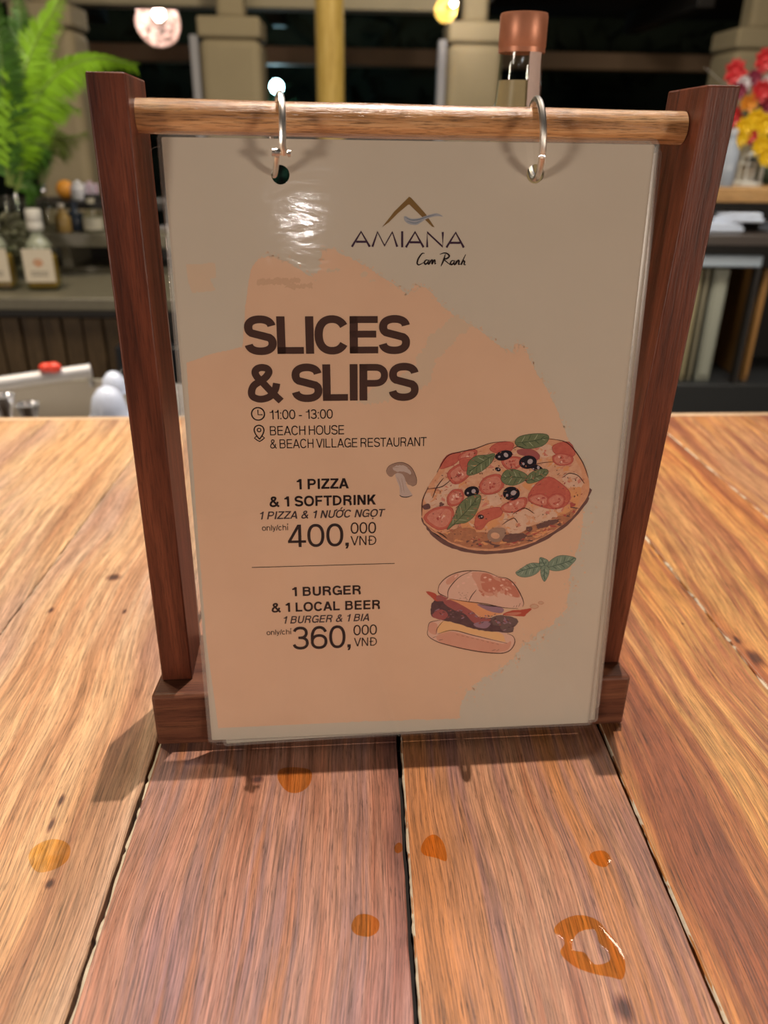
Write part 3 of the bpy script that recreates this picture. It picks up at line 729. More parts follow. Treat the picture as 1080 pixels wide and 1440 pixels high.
# logo: crop scale 5.4 from (480,260)
LG = lambda X, Y: art(480+X/5.4, 260+Y/5.4)
a = Art(0.00008)
a.poly([(310,320),(400,205),(515,90),(530,98),(640,220),(708,322),(690,318),(610,240),(517,150),(505,152),(430,215),(360,285)], I['gold'], False, f=LG)
a.poly([(475,242),(492,238),(530,256),(590,252),(640,236),(700,218),(735,218),(772,240),(735,238),(690,244),(640,262),(600,288),(565,305),(510,296),(480,270)], I['wave'], True, f=LG, n=4)
a.line([(485,245),(530,266),(590,262),(650,242),(720,224)], .45, I['wave2'], f=LG); a.line([(500,275),(560,290),(610,270)], .3, I['wave2'], f=LG)
lw = 0.95
for seg in ([(80,470),(150,355),(216,470)], [(112,432),(190,432)], [(236,470),(275,358),(328,462),(387,358),(424,470)], [(462,352),(462,474)], [(490,474),(560,358),(624,474)], [(520,436),(600,436)], [(652,474),(652,360),(770,470),(770,358)], [(798,476),(868,362),(930,476)], [(826,440),(904,440)]):
    a.line(seg, lw, I['plum'], f=LG, taper=False, n=1)
a.done('logo')
a = Art(0.00008)
for seg in ([(632,520),(612,522),(585,560),(576,595),(590,607),(625,590)], [(660,572),(642,572),(630,590),(640,602),(656,588),(664,568)], [(664,568),(658,590),(664,602),(672,592)], [(672,570),(668,600),(684,572),(692,574),(688,600),(704,573),(712,575),(710,600),(720,594)],
            [(748,528),(775,518),(800,520),(820,540),(800,560),(776,562),(800,585),(828,608)], [(790,525),(775,575),(756,618)], [(856,576),(840,576),(828,594),(838,606),(852,592),(861,572)], [(861,572),(855,594),(861,606),(870,594)], [(872,574),(866,604),(884,576),(894,578),(890,604),(902,600)], [(944,528),(924,570),(908,608),(922,580),(936,582),(932,604),(946,606)]):
    a.line(seg, 0.75, I['black'], f=LG, taper=True, n=5)
a.done('script_lettering')

# ---- pizza picture (crop scale 3.176 from (520,590))
PZ = lambda X, Y: art(520+X/3.1765, 590+Y/3.1765)
a = Art(0.00006)
a.poly([(232,440),(250,480),(290,530),(370,575),(470,598),(590,598),(700,576),(800,528),(900,455),(970,372),(978,345),(960,300),(600,300),(300,400)], I['burnt'], f=PZ, jit=.25)
a.poly([(232,430),(236,360),(262,300),(300,235),(345,165),(400,145),(470,130),(540,105),(610,98),(690,92),(790,85),(860,95),(900,120),(950,190),(976,260),(974,340),(900,438),(800,512),(700,560),(600,582),(500,586),(400,568),(320,528),(258,478)], I['crust'], f=PZ, jit=.2)
a.poly([(250,470),(310,505),(400,500),(520,505),(640,500),(760,455),(860,420),(930,360),(900,438),(800,508),(700,552),(600,574),(500,578),(400,560),(320,520)], I['crustd'], f=PZ, jit=.3)
a.poly([(262,400),(285,310),(330,230),(400,180),(480,160),(600,130),(760,110),(880,130),(930,200),(950,270),(930,350),(850,420),(740,470),(600,500),(480,500),(360,490),(290,450)], I['cheese'], f=PZ, jit=.3)
for p in (([(300,290),(360,270),(400,300),(350,330),(290,340)],'cheesel'), ([(600,430),(680,395),(730,430),(700,490),(630,510),(604,470)],'cheesel'), ([(860,250),(920,240),(955,280),(930,310),(880,300)],'cheesel'), ([(510,340),(580,330),(590,370),(540,390),(510,370)],'cheesel'), ([(250,330),(330,335),(340,380),(290,395),(250,370)],'cheesel'), ([(680,290),(740,270),(760,300),(720,320)],'cheeseo'), ([(400,440),(520,400),(600,420),(560,480),(440,500)],'cheeseo'), ([(850,330),(940,300),(930,380),(880,420),(820,420)],'cheeseo'), ([(800,120),(870,120),(870,190),(800,200)],'cheeseo'), ([(740,120),(800,110),(830,150),(770,170)],'cheesel'), ([(560,215),(600,210),(640,240),(600,280),(560,270)],'cheese'), ([(740,400),(860,380),(830,440),(740,460)],'cheesel')):
    a.poly(p[0], I[p[1]], f=PZ, jit=.2)
a.dz = 0.0
for _ in range(260):
    t = random.uniform(0, 2*PI); r_ = math.sqrt(random.random())
    x, y = 605+330*r_*math.cos(t), 315+190*r_*math.sin(t) - 0.12*330*r_*math.cos(t)
    a.ell(x, y, random.uniform(4, 17), random.uniform(3, 9), random.uniform(-60, 60), I[random.choice(('cheese', 'cheesel', 'cheeseo', 'crust', 'crust', 'toml', 'toml'))], f=PZ, n=9, wob=.3); a.z += 2e-8
for _ in range(130):
    t = random.uniform(.35, 2.7); q_ = random.uniform(.86, 1.0)
    a.ell(605+355*q_*math.cos(t), 330+235*q_*math.sin(t)-.12*355*math.cos(t), random.uniform(5, 22), random.uniform(2, 6), random.uniform(-35, 20), I[random.choice(('crust', 'crustd', 'burnt', 'cheeseo', 'tomd'))], f=PZ, n=8, wob=.3); a.z += 2e-8
a.z += 1e-6; a.dz = 7e-7
def tomato(pts, inner=None, seeds=3):
    a.poly(pts, I['tom'], f=PZ, jit=.08)
    cx = sum(p[0] for p in pts)/len(pts); cy = sum(p[1] for p in pts)/len(pts)
    if inner:
        a.poly([(cx+(p[0]-cx)*inner, cy+(p[1]-cy)*inner) for p in pts], I['toml'], f=PZ, jit=.12)
        for _ in range(seeds*2):
            a.ell(cx+random.uniform(-20, 20)*inner, cy+random.uniform(-16, 16)*inner, random.uniform(4, 9), random.uniform(3, 6), random.uniform(0, 180), I[random.choice(('tom', 'tomd', 'seed'))], f=PZ, n=9, wob=.15)
    a.line(pts, .3, I['tomd'], f=PZ, closed=True, taper=False, n=3)
tomato([(312,215),(345,160),(405,148),(390,190),(340,215)]); tomato([(395,165),(440,135),(480,140),(460,180),(410,190)], .7); tomato([(535,130),(580,100),(640,105),(630,140),(570,150)])
tomato([(346,240),(395,200),(440,195),(450,240),(410,280),(370,285)], .75); tomato([(400,180),(450,170),(460,210),(420,230)]); 
tomato([(590,180),(640,165),(680,175),(670,210),(630,225),(600,210)], .75); tomato([(490,290),(520,255),(580,245),(600,290),(570,325),(520,335),(495,320)], .8)
tomato([(345,350),(370,315),(410,315),(420,350),(395,380),(355,385)], .75); tomato([(240,440),(290,395),(360,390),(375,430),(350,480),(300,490)], .8)
tomato([(480,420),(540,395),(590,395),(585,430),(530,455),(500,490),(470,480)]); tomato([(590,385),(650,355),(700,350),(690,395),(640,415),(595,410)], .8)
tomato([(705,350),(740,290),(800,255),(860,290),(895,330),(880,380),(820,400),(740,380)]); tomato([(705,350),(760,330),(800,350),(790,385),(740,380)], .8); tomato([(790,360),(830,330),(870,345),(860,385),(820,398)], .8)
tomato([(820,115),(890,100),(917,155),(880,165),(825,150)]); tomato([(818,165),(850,150),(905,165),(900,195),(850,205),(822,190)], .8)
a.poly([(660,135),(720,130),(760,160),(740,185),(700,165),(665,155)], I['bacon'], f=PZ); 
def olive(cx, cy, rx, ry, rot, hole=True):
    a.ell(cx, cy, rx, ry, rot, I['oli'], f=PZ)
    a.ell(cx+rx*.25, cy-ry*.1, rx*.28, ry*.42, rot+60, I['olil'], f=PZ, n=12); a.ell(cx-rx*.5, cy+ry*.25, rx*.14, ry*.22, rot, I['olil'], f=PZ, n=8)
olive(598,160,40,22,-14); olive(706,190,40,30,-8); olive(745,216,30,14,20); olive(455,322,34,24,-14); olive(632,330,38,31,0); olive(572,222,13,9,20, False); olive(496,434,14,10,10, False)
def leaf(pts, tip, root, m='bas', dk='basd', lt='basl', f=PZ, veins=5, w=.32):
    a.poly(pts, I[m], f=f, jit=.06); a.line(pts, .2, I[dk], f=f, closed=True, taper=False, n=3)
    dx, dy = tip[0]-root[0], tip[1]-root[1]; L = math.hypot(dx, dy); nx, ny = -dy/L, dx/L
    wid = max(abs((p[0]-root[0])*nx+(p[1]-root[1])*ny) for p in pts)
    for i in range(1, veins+1):
        t = i/(veins+1.2); ww = wid*math.sin(PI*min(.95, t+.12))*.8
        for sgn in (1, -1):
            bx, by = root[0]+dx*t, root[1]+dy*t
            a.line([(bx, by), (bx+dx*.07+nx*ww*sgn*.5, by+dy*.07+ny*ww*sgn*.5), (bx+dx*.13+nx*ww*sgn, by+dy*.13+ny*ww*sgn)], w, I[lt if (i+(sgn > 0)) % 2 else dk], f=f, n=3)
    a.line([root, ((root[0]+tip[0])/2+nx*wid*.1, (root[1]+tip[1])/2+ny*wid*.1), tip], w*1.2, I[dk], f=f, n=4)
leaf([(648,100),(670,75),(730,63),(790,66),(798,90),(770,118),(710,130),(665,122)], (798,80), (648,105), veins=4)
leaf([(436,220),(440,190),(475,162),(520,158),(558,152),(545,190),(500,230),(455,248),(434,245)], (436,240), (555,158), veins=5)
leaf([(586,262),(605,228),(645,222),(690,238),(705,258),(680,280),(640,294),(600,285)], (588,258), (700,262), veins=4)
leaf([(698,270),(715,240),(755,222),(790,222),(796,240),(765,268),(730,282),(705,284)], (796,228), (700,275), veins=4)
leaf([(345,492),(378,430),(400,380),(440,345),(490,335),(494,365),(470,425),(430,460),(385,465)], (490,340), (352,488), veins=6)
a.poly([(590,520),(640,508),(690,512),(700,522),(650,545),(600,545)], I['burnt'], f=PZ, jit=.5); a.poly([(745,470),(790,450),(835,445),(838,460),(780,480),(750,485)], I['burnt'], f=PZ, jit=.4)
a.poly([(350,510),(400,480),(470,490),(480,520),(420,540),(360,530)], I['crustd'], f=PZ, jit=.8)
a.poly([(525,510),(550,485),(600,485),(605,515),(575,545),(535,540)], I['mush'], f=PZ, jit=.1); a.ell(560,518,20,14,10,I['cheese'],f=PZ)
a.ell(712,488,14,12,0,I['burnt'],f=PZ,wob=.1); a.ell(905,380,12,10,0,I['tomd'],f=PZ,wob=.2); a.poly([(236,385),(262,375),(270,395),(245,402)], I['burnt'], f=PZ)
a.ell(320,378,10,9,0,I['burnt'],f=PZ,wob=.2)
a.dz = 0.0
for _ in range(150):
    t = random.uniform(0, 2*PI); r_ = math.sqrt(random.random())
    x, y = 605+350*r_*math.cos(t), 330+215*r_*math.sin(t) - 0.16*350*r_*math.cos(t)*0.6
    a.ell(x, y, random.uniform(1.5, 5), random.uniform(1.2, 3), random.uniform(0, 180), I[random.choice(('burnt', 'line', 'crustd', 'tomd'))], f=PZ, n=7, wob=.2)
a.z += 1e-6; a.dz = 0.0
for _ in range(150):
    t = random.uniform(0, 2*PI); r_ = math.sqrt(random.random())
    x, y = 605+345*r_*math.cos(t), 325+215*r_*math.sin(t) - 0.1*345*r_*math.cos(t); an = random.uniform(-.9, .4); L_ = random.uniform(8, 26)
    dx, dy = L_*math.cos(an), L_*math.sin(an)
    a.line([(x, y), (x+dx*.5+random.uniform(-4, 4), y+dy*.5+random.uniform(-4, 4)), (x+dx, y+dy)], random.uniform(.12, .3), I[random.choice(('crustd', 'tomd', 'tomd', 'line', 'cheeseo', 'crust'))], f=PZ, n=2)
a.z += 1e-6; a.dz = 7e-7
for s_ in ([(285,505),(300,515),(320,528)], [(300,500),(325,515),(345,530)]): a.line(s_, .5, I['oli'], f=PZ)
a.line([(690,215),(760,195),(820,188)], .3, I['line'], f=PZ); a.line([(640,130),(660,120),(690,128)], .4, I['oli'], f=PZ)
for s_ in ([(300,235),(345,165),(400,145),(470,130),(540,105),(610,98)], [(790,85),(860,95),(900,120),(950,190),(976,260)], [(262,300),(236,360),(232,430)], [(330,260),(300,300),(280,350)], [(640,420),(690,395),(735,420)], [(860,260),(890,240),(930,250),(958,285)], [(255,310),(320,300),(360,270)], [(590,470),(640,440),(660,460)]): a.line(s_, .42, I['line'], f=PZ)
a.done('pizza_picture', 'printed picture of a pizza with tomato, olives and basil')
# ---- basil sprig (crop scale 10.8 from (720,770))
SP = lambda X, Y: art(720+X/10.8, 770+Y/10.8)
a = Art(0.00006)
leaf([(58,375),(120,330),(270,240),(410,240),(450,270),(400,370),(300,430),(180,450),(90,425)], (60,380), (450,280), 'sprig', 'sprigd', 'sprigl', SP, 6)
leaf([(545,290),(570,210),(690,130),(820,120),(970,160),(920,240),(830,320),(680,355),(570,335)], (970,160), (548,300), 'sprig', 'sprigd', 'sprigl', SP, 6)
leaf([(420,270),(418,165),(450,150),(540,190),(556,240),(530,285),(470,290)], (430,155), (500,290), 'sprig', 'sprigd', 'sprigl', SP, 3)
leaf([(440,310),(500,270),(560,310),(555,410),(510,500),(480,508),(440,420)], (490,505), (500,285), 'sprig', 'sprigd', 'sprigl', SP, 4)
a.done('basil_picture')
# ---- burger picture (crop scale 6 from (590,790))
BG = lambda X, Y: art(590+X/6, 790+Y/6)
a = Art(0.00006)
a.poly([(70,560),(90,510),(180,492),(300,520),(700,595),(790,630),(803,680),(770,740),(700,770),(560,765),(400,740),(250,705),(140,670),(80,625)], I['bunl'], f=BG)
a.poly([(150,620),(280,590),(460,640),(700,690),(770,670),(740,745),(600,765),(420,740),(250,705),(160,670)], I['bun'], f=BG, jit=.1)
a.poly([(150,560),(200,500),(320,520),(500,575),(680,600),(720,660),(700,672),(480,620),(300,580),(170,605)], I['egg'], f=BG)
a.poly([(72,560),(100,510),(150,530),(140,610),(90,600)], I['bun'], f=BG)
a.line([(70,560),(90,510),(180,492)], 0.41, I['line'], f=BG); a.line([(72,560),(70,620),(140,670),(250,705),(400,740),(560,765),(700,770),(770,740),(803,680),(790,630),(740,605)], 0.61, I['line'], f=BG)
a.line([(150,610),(280,578),(460,622),(740,688)], 0.47, I['line'], f=BG); a.line([(140,610),(150,560),(200,500)], 0.34, I['line'], f=BG)
for i in range(9): a.line([(310+i*42, 612+i*10), (332+i*42, 618+i*10)], 0.34, I['line'], f=BG)
a.poly([(95,400),(110,340),(160,320),(260,360),(400,450),(500,480),(600,470),(680,450),(800,470),(830,500),(810,540),(785,560),(780,595),(640,590),(500,575),(400,550),(280,510),(180,490),(105,460)], I['patty'], f=BG, jit=.2)
a.poly([(590,490),(650,455),(760,460),(830,490),(820,530),(780,540),(700,545),(620,530)], I['lett'], f=BG, jit=.2); a.poly([(680,545),(780,545),(790,580),(720,595)], I['lett'], f=BG, jit=.2)
a.poly([(110,440),(160,400),(210,410),(240,450),(200,490),(120,470)], I['bacon'], f=BG, jit=.2)
a.poly([(200,330),(270,320),(350,360),(440,410),(520,480),(600,480),(580,520),(520,545),(450,510),(380,440),(300,410),(230,370)], I['bacon'], f=BG, jit=.1)
a.poly([(460,520),(560,500),(600,520),(560,560),(480,550)], I['onion'], f=BG)
a.poly([(250,310),(420,335),(520,360),(640,390),(700,430),(620,455),(540,480),(480,440),(400,390),(320,345)], I['che'], f=BG)
a.poly([(485,358),(560,365),(700,390),(695,430),(620,425),(540,395)], I['onion'], f=BG); a.line([(500,355),(600,372),(690,378)], .5, I['oli'], f=BG)
a.poly([(55,255),(75,250),(130,265),(160,290),(240,300),(200,325),(140,330),(100,300)], I['red'], f=BG, jit=.1); a.poly([(140,290),(190,280),(245,300),(200,330),(150,325)], I['bacon'], f=BG)
a.poly([(700,445),(780,410),(860,405),(930,392),(942,405),(900,440),(880,460),(780,455)], I['red'], f=BG, jit=.1); a.poly([(720,440),(800,425),(860,430),(800,450)], I['bund'], f=BG)
a.ell(968,375,38,20,8,I['wash3'],f=BG); a.line([(932,375),(968,356),(1004,376),(968,396)], .22, I['bund'], f=BG, closed=True, taper=False); a.ell(1024,346,24,14,8,I['wash3'],f=BG); a.line([(1000,346),(1024,333),(1047,346),(1024,359)], .2, I['bund'], f=BG, closed=True, taper=False)
a.poly([(155,240),(170,190),(230,130),(320,90),(430,75),(560,85),(660,125),(740,140),(800,190),(850,270),(877,340),(865,380),(800,392),(700,385),(560,355),(400,335),(260,310),(180,280)], I['bunl'], f=BG)
a.poly([(440,95),(560,92),(650,130),(740,145),(800,200),(845,270),(840,300),(760,290),(690,250),(600,290),(520,260),(480,190)], I['bun'], f=BG, jit=.1)
a.poly([(520,110),(590,105),(640,150),(700,180),(690,240),(600,260),(530,230)], I['bund'], f=BG, jit=.15); a.poly([(680,140),(750,150),(800,200),(840,270),(830,300),(770,280),(710,200)], I['bund'], f=BG, jit=.15)
a.poly([(230,150),(300,105),(330,110),(270,180),(230,190)], I['bun'], f=BG, jit=.15)
a.dz = 0.0
for _ in range(46):
    x, y = random.uniform(470, 840), random.uniform(95, 300)
    if (x-640)**2/190**2 + (y-220)**2/100**2 < 1: a.ell(x, y, random.uniform(8, 26), random.uniform(5, 14), random.uniform(0, 60), I[random.choice(('bun', 'bund', 'bun'))], f=BG, n=10, wob=.25); a.z += 2e-8
for _ in range(90):
    t = random.random(); a.ell(110+t*680+random.gauss(0, 14), 400+t*125+random.gauss(0, 26)-40*math.sin(t*PI)*0, random.uniform(5, 17), random.uniform(3, 8), random.uniform(-40, 60), I[random.choice(('patty', 'lett', 'bacon', 'onion', 'patty'))], f=BG, n=8, wob=.3); a.z += 2e-8
a.z += 1e-6; a.dz = 7e-7
for x, y, rr_ in ((412,130,-15),(432,108,-15),(370,180,-20),(325,205,-60),(470,190,20),(305,122,-50),(595,148,15),(553,132,-10),(632,118,20),(708,150,10),(625,225,60),(735,232,40),(692,198,-15),(770,280,40),(573,294,0),(790,190,30)):
    a.ell(x, y, 14, 7.5, rr_, I['seed'], f=BG, n=12)
for s_ in ([(155,240),(170,190),(230,130),(320,90),(430,75),(560,85),(660,125)], [(660,130),(740,140),(800,190),(850,270),(877,340),(870,380)], [(155,240),(170,270),(240,300)], [(440,78),(340,125),(270,195),(240,250),(240,305)], [(480,235),(440,285),(415,335)], [(250,312),(400,335),(560,355),(700,385),(830,395)]): a.line(s_, 0.49, I['line'], f=BG)
for s_ in ([(790,380),(800,370)], [(815,384),(822,366)], [(835,380),(850,350)], [(610,750),(640,740)], [(650,752),(670,738)], [(110,640),(140,630)], [(165,660),(195,655)]): a.line(s_, 0.54, I['line'], f=BG, n=1)
for _ in range(26): a.ell(random.uniform(330, 420), random.uniform(255, 335), 2.4, 2.2, 0, I['line'], f=BG, n=6)
a.done('burger_picture', 'printed picture of a burger with a sesame bun')
# ---- mushroom picture (crop scale 3.6 from (320,560))
MU = lambda X, Y: art(320+X/3.6, 560+Y/3.6)
a = Art(0.00006)
a.poly([(850,380),(880,375),(900,400),(905,440),(930,480),(935,492),(905,500),(875,495),(870,450),(855,410)], I['mushl'], f=MU)
a.poly([(803,370),(815,345),(850,328),(890,326),(930,350),(955,400),(955,435),(935,445),(905,425),(890,390),(860,378),(830,398),(812,390)], I['mush'], f=MU, jit=.1)
a.poly([(835,350),(870,338),(910,350),(930,385),(890,370),(850,370)], I['mushl'], f=MU, jit=.25)
a.line([(803,370),(815,345),(850,328),(890,326),(930,350),(955,400),(955,435),(935,445)], .25, I['line'], f=MU); a.line([(870,490),(885,499),(910,500),(935,492)], .5, I['oli'], f=MU)
for s_ in ([(880,400),(888,440),(895,480)], [(860,400),(875,440),(880,480)], [(815,360),(840,350),(870,352)], [(900,430),(930,440),(945,430)]): a.line(s_, .2, I['mush'], f=MU)
a.done('mushroom_picture')

# ------------------------------------------------------------------ binder rings
def ring(hole, zrot, tilt, label, clasp):
    s, c = math.sin(TILT), math.cos(TILT)
    hx = SHX + hole[0]*mm; hy = SHY + hole[1]*mm*s; hz = SHZ + hole[1]*mm*c
    rc = Vector((hx, RY-0.0022, 0.3070)); rr = 0.0156
    root = empty('binder_ring', (0, 0, 0), (0, 0, PSI), label, 'binder ring', 'metal rings on the crossbar')
    Mx = Matrix.Translation(rc) @ Matrix.Rotation(zrot, 4, 'Z') @ Matrix.Rotation(tilt, 4, 'Y')
    def P(a, dx=0): return Mx @ Vector((dx, -rr*math.cos(a), rr*math.sin(a)))   # a=0 front, 90 top
    bm = bmesh.new()
    if clasp:
        tube(bm, [P(R(t), 0.0005*(t < -14)) for t in range(-26, 181, 6)], 0.0015, 10)
        build('upper_ring_half', bm, M['chrome'], root)
        bm = bmesh.new(); tube(bm, [P(R(t), -0.0021) for t in range(-108, -18, 5)][::-1] , 0.0012, 10)
        tube(bm, [P(R(t), -0.0021) for t in range(-180, -104, 6)], 0.0012, 10)
        build('lower_ring_half', bm, M['chrome'], root)
        bm = bmesh.new(); h = P(R(-24), 0)
        hd = (Mx.to_3x3() @ Vector((1, 0, 0)))
        tube(bm, [h - hd*0.0042, h + hd*0.0026], 0.0008, 10)
        for e, w in ((-0.0042, 0.0016), (0.0022, 0.0014)): tube(bm, [h + hd*e, h + hd*(e+0.0012)], w, 12)
        tube(bm, [h - hd*0.0029, h - hd*0.0012], 0.0019, 12)
        build('hinge_pin', bm, M['chrome'], root)
    else:
        tube(bm, [P(R(t)) for t in range(-20, 181, 6)], 0.0015, 10)
        build('upper_ring_half', bm, M['chrome'], root)
        bm = bmesh.new(); tube(bm, [P(R(t)) for t in range(-180, -19, 6)], 0.00145, 10)
        build('lower_ring_half', bm, M['chrome'], root)
ring(HOLES[0], R(7), R(3), 'left metal binder ring with its hinge pin in front of the sheet', True)
ring(HOLES[1], R(-3), R(-4), 'right metal binder ring, plain and closed, through the right hole', False)

# ------------------------------------------------------------------ spills on the bar top
k = NT('amber_spill'); k.t.nodes.remove(k.b)
tr = k.n('ShaderNodeBsdfTransparent'); tr.inputs[0].default_value = (0.98, 0.75, 0.40, 1)
gl = k.n('ShaderNodeBsdfGlossy'); gl.inputs['Roughness'].default_value = 0.06
mx = k.n('ShaderNodeMixShader'); k.l(schlick(k, 0.02), mx.inputs[0]); k.l(tr.outputs[0], mx.inputs[1]); k.l(gl.outputs[0], mx.inputs[2]); k.l(mx.outputs[0], k.out.inputs[0])
M['spill'] = k.m
k2 = NT('dried_spill'); k2.t.nodes.remove(k2.b)
tr = k2.n('ShaderNodeBsdfTransparent'); f = k2.noise(k2.coord(), 160, 3, 0.6)
k2.l(k2.ramp(f, [(0.35, (0.98, 0.90, 0.70)), (0.65, (0.95, 0.82, 0.52))]), tr.inputs[0]); k2.l(tr.outputs[0], k2.out.inputs[0])
M['stain'] = k2.m
def spill(outline, label, mat='spill', h=0.0005, hole=None):
    P = [tpt(*p) for p in outline]; P = [Vector((p[0], p[1])) for p in catmull([(q.x, q.y, 0) for q in P], 6)]
    c = sum(P, Vector((0, 0)))/len(P)
    bm = bmesh.new()
    if hole:
        H_ = [tpt(*p) for p in hole]; H_ = [Vector((p[0], p[1])) for p in catmull([(q.x, q.y, 0) for q in H_], 6)]
        n = len(P)
        def nearest_order():
            out = []
            for p in P:
                d = (p-c); best = min(H_, key=lambda q: abs((q-c).angle(d)) if (q-c).length > 1e-6 else 9); out.append(best)
            return out
        Q = nearest_order(); rings = []
        for t, z in ((0, .00006), (.12, h*.7), (.4, h), (.7, h), (.9, h*.7), (1, .00006)):
            rings.append([bm.verts.new((*(p + (q-p)*t - c), z)) for p, q in zip(P, Q)])
        for A_, B_ in zip(rings, rings[1:]):
            for i in range(n): 
                try: bm.faces.new((A_[i], A_[(i+1) % n], B_[(i+1) % n], B_[i]))
                except ValueError: pass
    else:
        rings = []
        for t, z in ((1, .00006), (.9, h*.6), (.7, h*.9), (.35, h)):
            rings.append([bm.verts.new((*((p-c)*t), z)) for p in P])
        n = len(P)
        for A_, B_ in zip(rings, rings[1:]):
            for i in range(n): bm.faces.new((A_[i], A_[(i+1) % n], B_[(i+1) % n], B_[i]))
        bm.faces.new(rings[-1])
    o = build('liquid_spill', bm, M[mat]); o.location = (c.x, c.y, 0.0)
    tag(o, label, 'spill', 'amber spills on the plank top')
spill([(495,1298),(503,1287),(518,1286),(532,1294),(532,1308),(520,1317),(503,1315),(495,1308)], 'round amber drop on the middle plank left of the dark seam', h=.00015)
spill([(592,1192),(600,1178),(612,1174),(624,1186),(628,1210),(612,1206),(596,1202)], 'pointed amber drop just right of the dark middle seam', h=.00015)
spill([(555,1190),(560,1185),(565,1187),(566,1195),(560,1200),(555,1197)], 'tiny amber drop touching the left side of the middle seam', h=.00014)
spill([(829,1206),(834,1198),(850,1197),(859,1208),(852,1219),(838,1216)], 'small pale amber drop on the right plank above the ring-shaped spill', h=.00014)
spill([(391,1096),(394,1082),(415,1079),(437,1084),(436,1102),(422,1114),(404,1113)], 'amber drop half in the shadow in front of the stand', h=.00015)
spill([(779,1310),(788,1296),(812,1287),(838,1293),(856,1312),(870,1330),(879,1352),(876,1376),(858,1374),(830,1368),(806,1358),(788,1340),(794,1325)], 'large ring-shaped amber spill near the dark knot at lower right', h=.0002,
      hole=[(806,1322),(816,1310),(836,1308),(843,1326),(856,1340),(856,1352),(836,1356),(822,1340),(806,1336)])
spill([(40,1205),(52,1188),(76,1180),(97,1188),(96,1208),(78,1222),(52,1226)], 'faint dried yellow stain on the left plank above a small knot', 'stain', .0001)

# ------------------------------------------------------------------ tall bottle behind the stand
M['clear'] = glass('bottle_glass', (0.90, 0.93, 0.90), 0.03, 1.5)
M['copper'] = simple('copper_cap', (0.52, 0.22, 0.13), 0.42, 0.35, var=0.15, scale=150)
bp_ = at(732, 140, 0.25); bx = 0.0868
bot = empty('tall_bottle', (bx, 0.25, 0.0008), label='tall clear bottle with a copper cap standing behind the menu stand', cat='bottle')
bm = bmesh.new(); lathe(bm, [(0.0, 0.002), (.034, 0.0), (.037, .004), (.037, .22), (.034, .25), (.022, .285), (.0168, .310), (.0150, .330), (.0138, .352), (.0142, .358), (.0142, .364)], 40)
build('glass_body', bm, M['clear'], bot, auto=60)
bm = bmesh.new(); lathe(bm, [(.0150, .3585), (.0155, .3592), (.0155, .3765), (.0150, .3782), (.0, .3784)], 40)
lathe(bm, [(.0153, .3560), (.0153, .3590)], 40)
build('cap', bm, M['copper'], bot, auto=40)
M['liq'] = simple('pale_liquor', (0.50, 0.40, 0.24), 0.3, var=0.2, scale=60)
bm = bmesh.new(); lathe(bm, [(0, .003), (.033, .004), (.0355, .008), (.0355, .22), (.0325, .249), (.0205, .284), (.0158, .312), (.0142, .331), (.0135, .340), (0, .340)], 32)
build('contents', bm, M['liq'], bot, auto=60)
bm = bmesh.new()
prev = None
for i in range(9):
    an = R(-78 + i*5.2); row = [bm.verts.new(((r_+.0002)*math.cos(an), (r_+.0002)*math.sin(an), z)) for r_, z in ((.0171, .308), (.0153, .330), (.0141, .352), (.0144, .3575), )]
    if prev:
        for q in range(3): bm.faces.new((prev[q], row[q], row[q+1], prev[q+1]))
    prev = row
build('tax_strip', bm, simple('paper_strip', (0.62, 0.50, 0.46), 0.7, var=0.08, scale=200), bot)
bm = bmesh.new(); lathe(bm, [(.0374, .08), (.0374, .20)], 40, caps=False)
build('front_label', bm, simple('cream_label', (0.55, 0.48, 0.36), 0.7), bot)

# ------------------------------------------------------------------ back bar on the left
M['cstone'] = simple('counter_stone', (0.15, 0.135, 0.095), 0.35, var=0.25, scale=40)
M['dark'] = simple('dark_laminate', (0.018, 0.015, 0.013), 0.5)
M['slat'] = wood('slat_wood', (0.055, 0.033, 0.013), (0.095, 0.057, 0.023), (0.15, 0.095, 0.045), 'z', 0.6, 0.5)
ZC = -0.121
bb = empty('back_counter', (-1.3, 1.9, -1.05), label='back bar counter with a grey stone top and brown slatted front, left of the stand', cat='counter')
def lb(bm, x0, x1, y0, y1, z0, z1, o): box(bm, x0-o[0], x1-o[0], y0-o[1], y1-o[1], z0-o[2], z1-o[2])
O = (-1.3, 1.9, -1.05)
bm = bmesh.new(); lb(bm, -2.6, -0.1, 1.9, 2.52, ZC-0.035, ZC, O); build('countertop', bm, M['cstone'], bb, bevel=.004)
bm = bmesh.new(); lb(bm, -2.6, -0.1, 1.95, 2.5, -1.05, ZC-0.036, O); build('carcass', bm, M['dark'], bb, smooth=False)
bm = bmesh.new(); x = -2.6; i = 0
while x < -0.72:
    lb(bm, x, x+0.052, 1.932-(0.004 if i % 2 else 0), 1.95, -1.0, ZC-0.062, O); x += 0.058; i += 1
build('slatted_front', bm, M['slat'], bb, bevel=.002)
bm = bmesh.new()
lb(bm, -2.6, -0.1, 2.33, 2.52, ZC, ZC+.02, O)
lb(bm, -2.6, -0.1, 2.28, 2.55, -0.035, 0.006, O)
for xx in (-1.9, -0.965, -0.3): lb(bm, xx, xx+0.03, 2.30, 2.52, ZC+.02, -0.035, O)
build('raised_shelf', bm, M['cstone'], bb, bevel=.003)
bm = bmesh.new(); lb(bm, -2.6, -0.1, 2.50, 2.53, ZC, -0.036, O); build('niche_back', bm, M['dark'], bb, smooth=False)
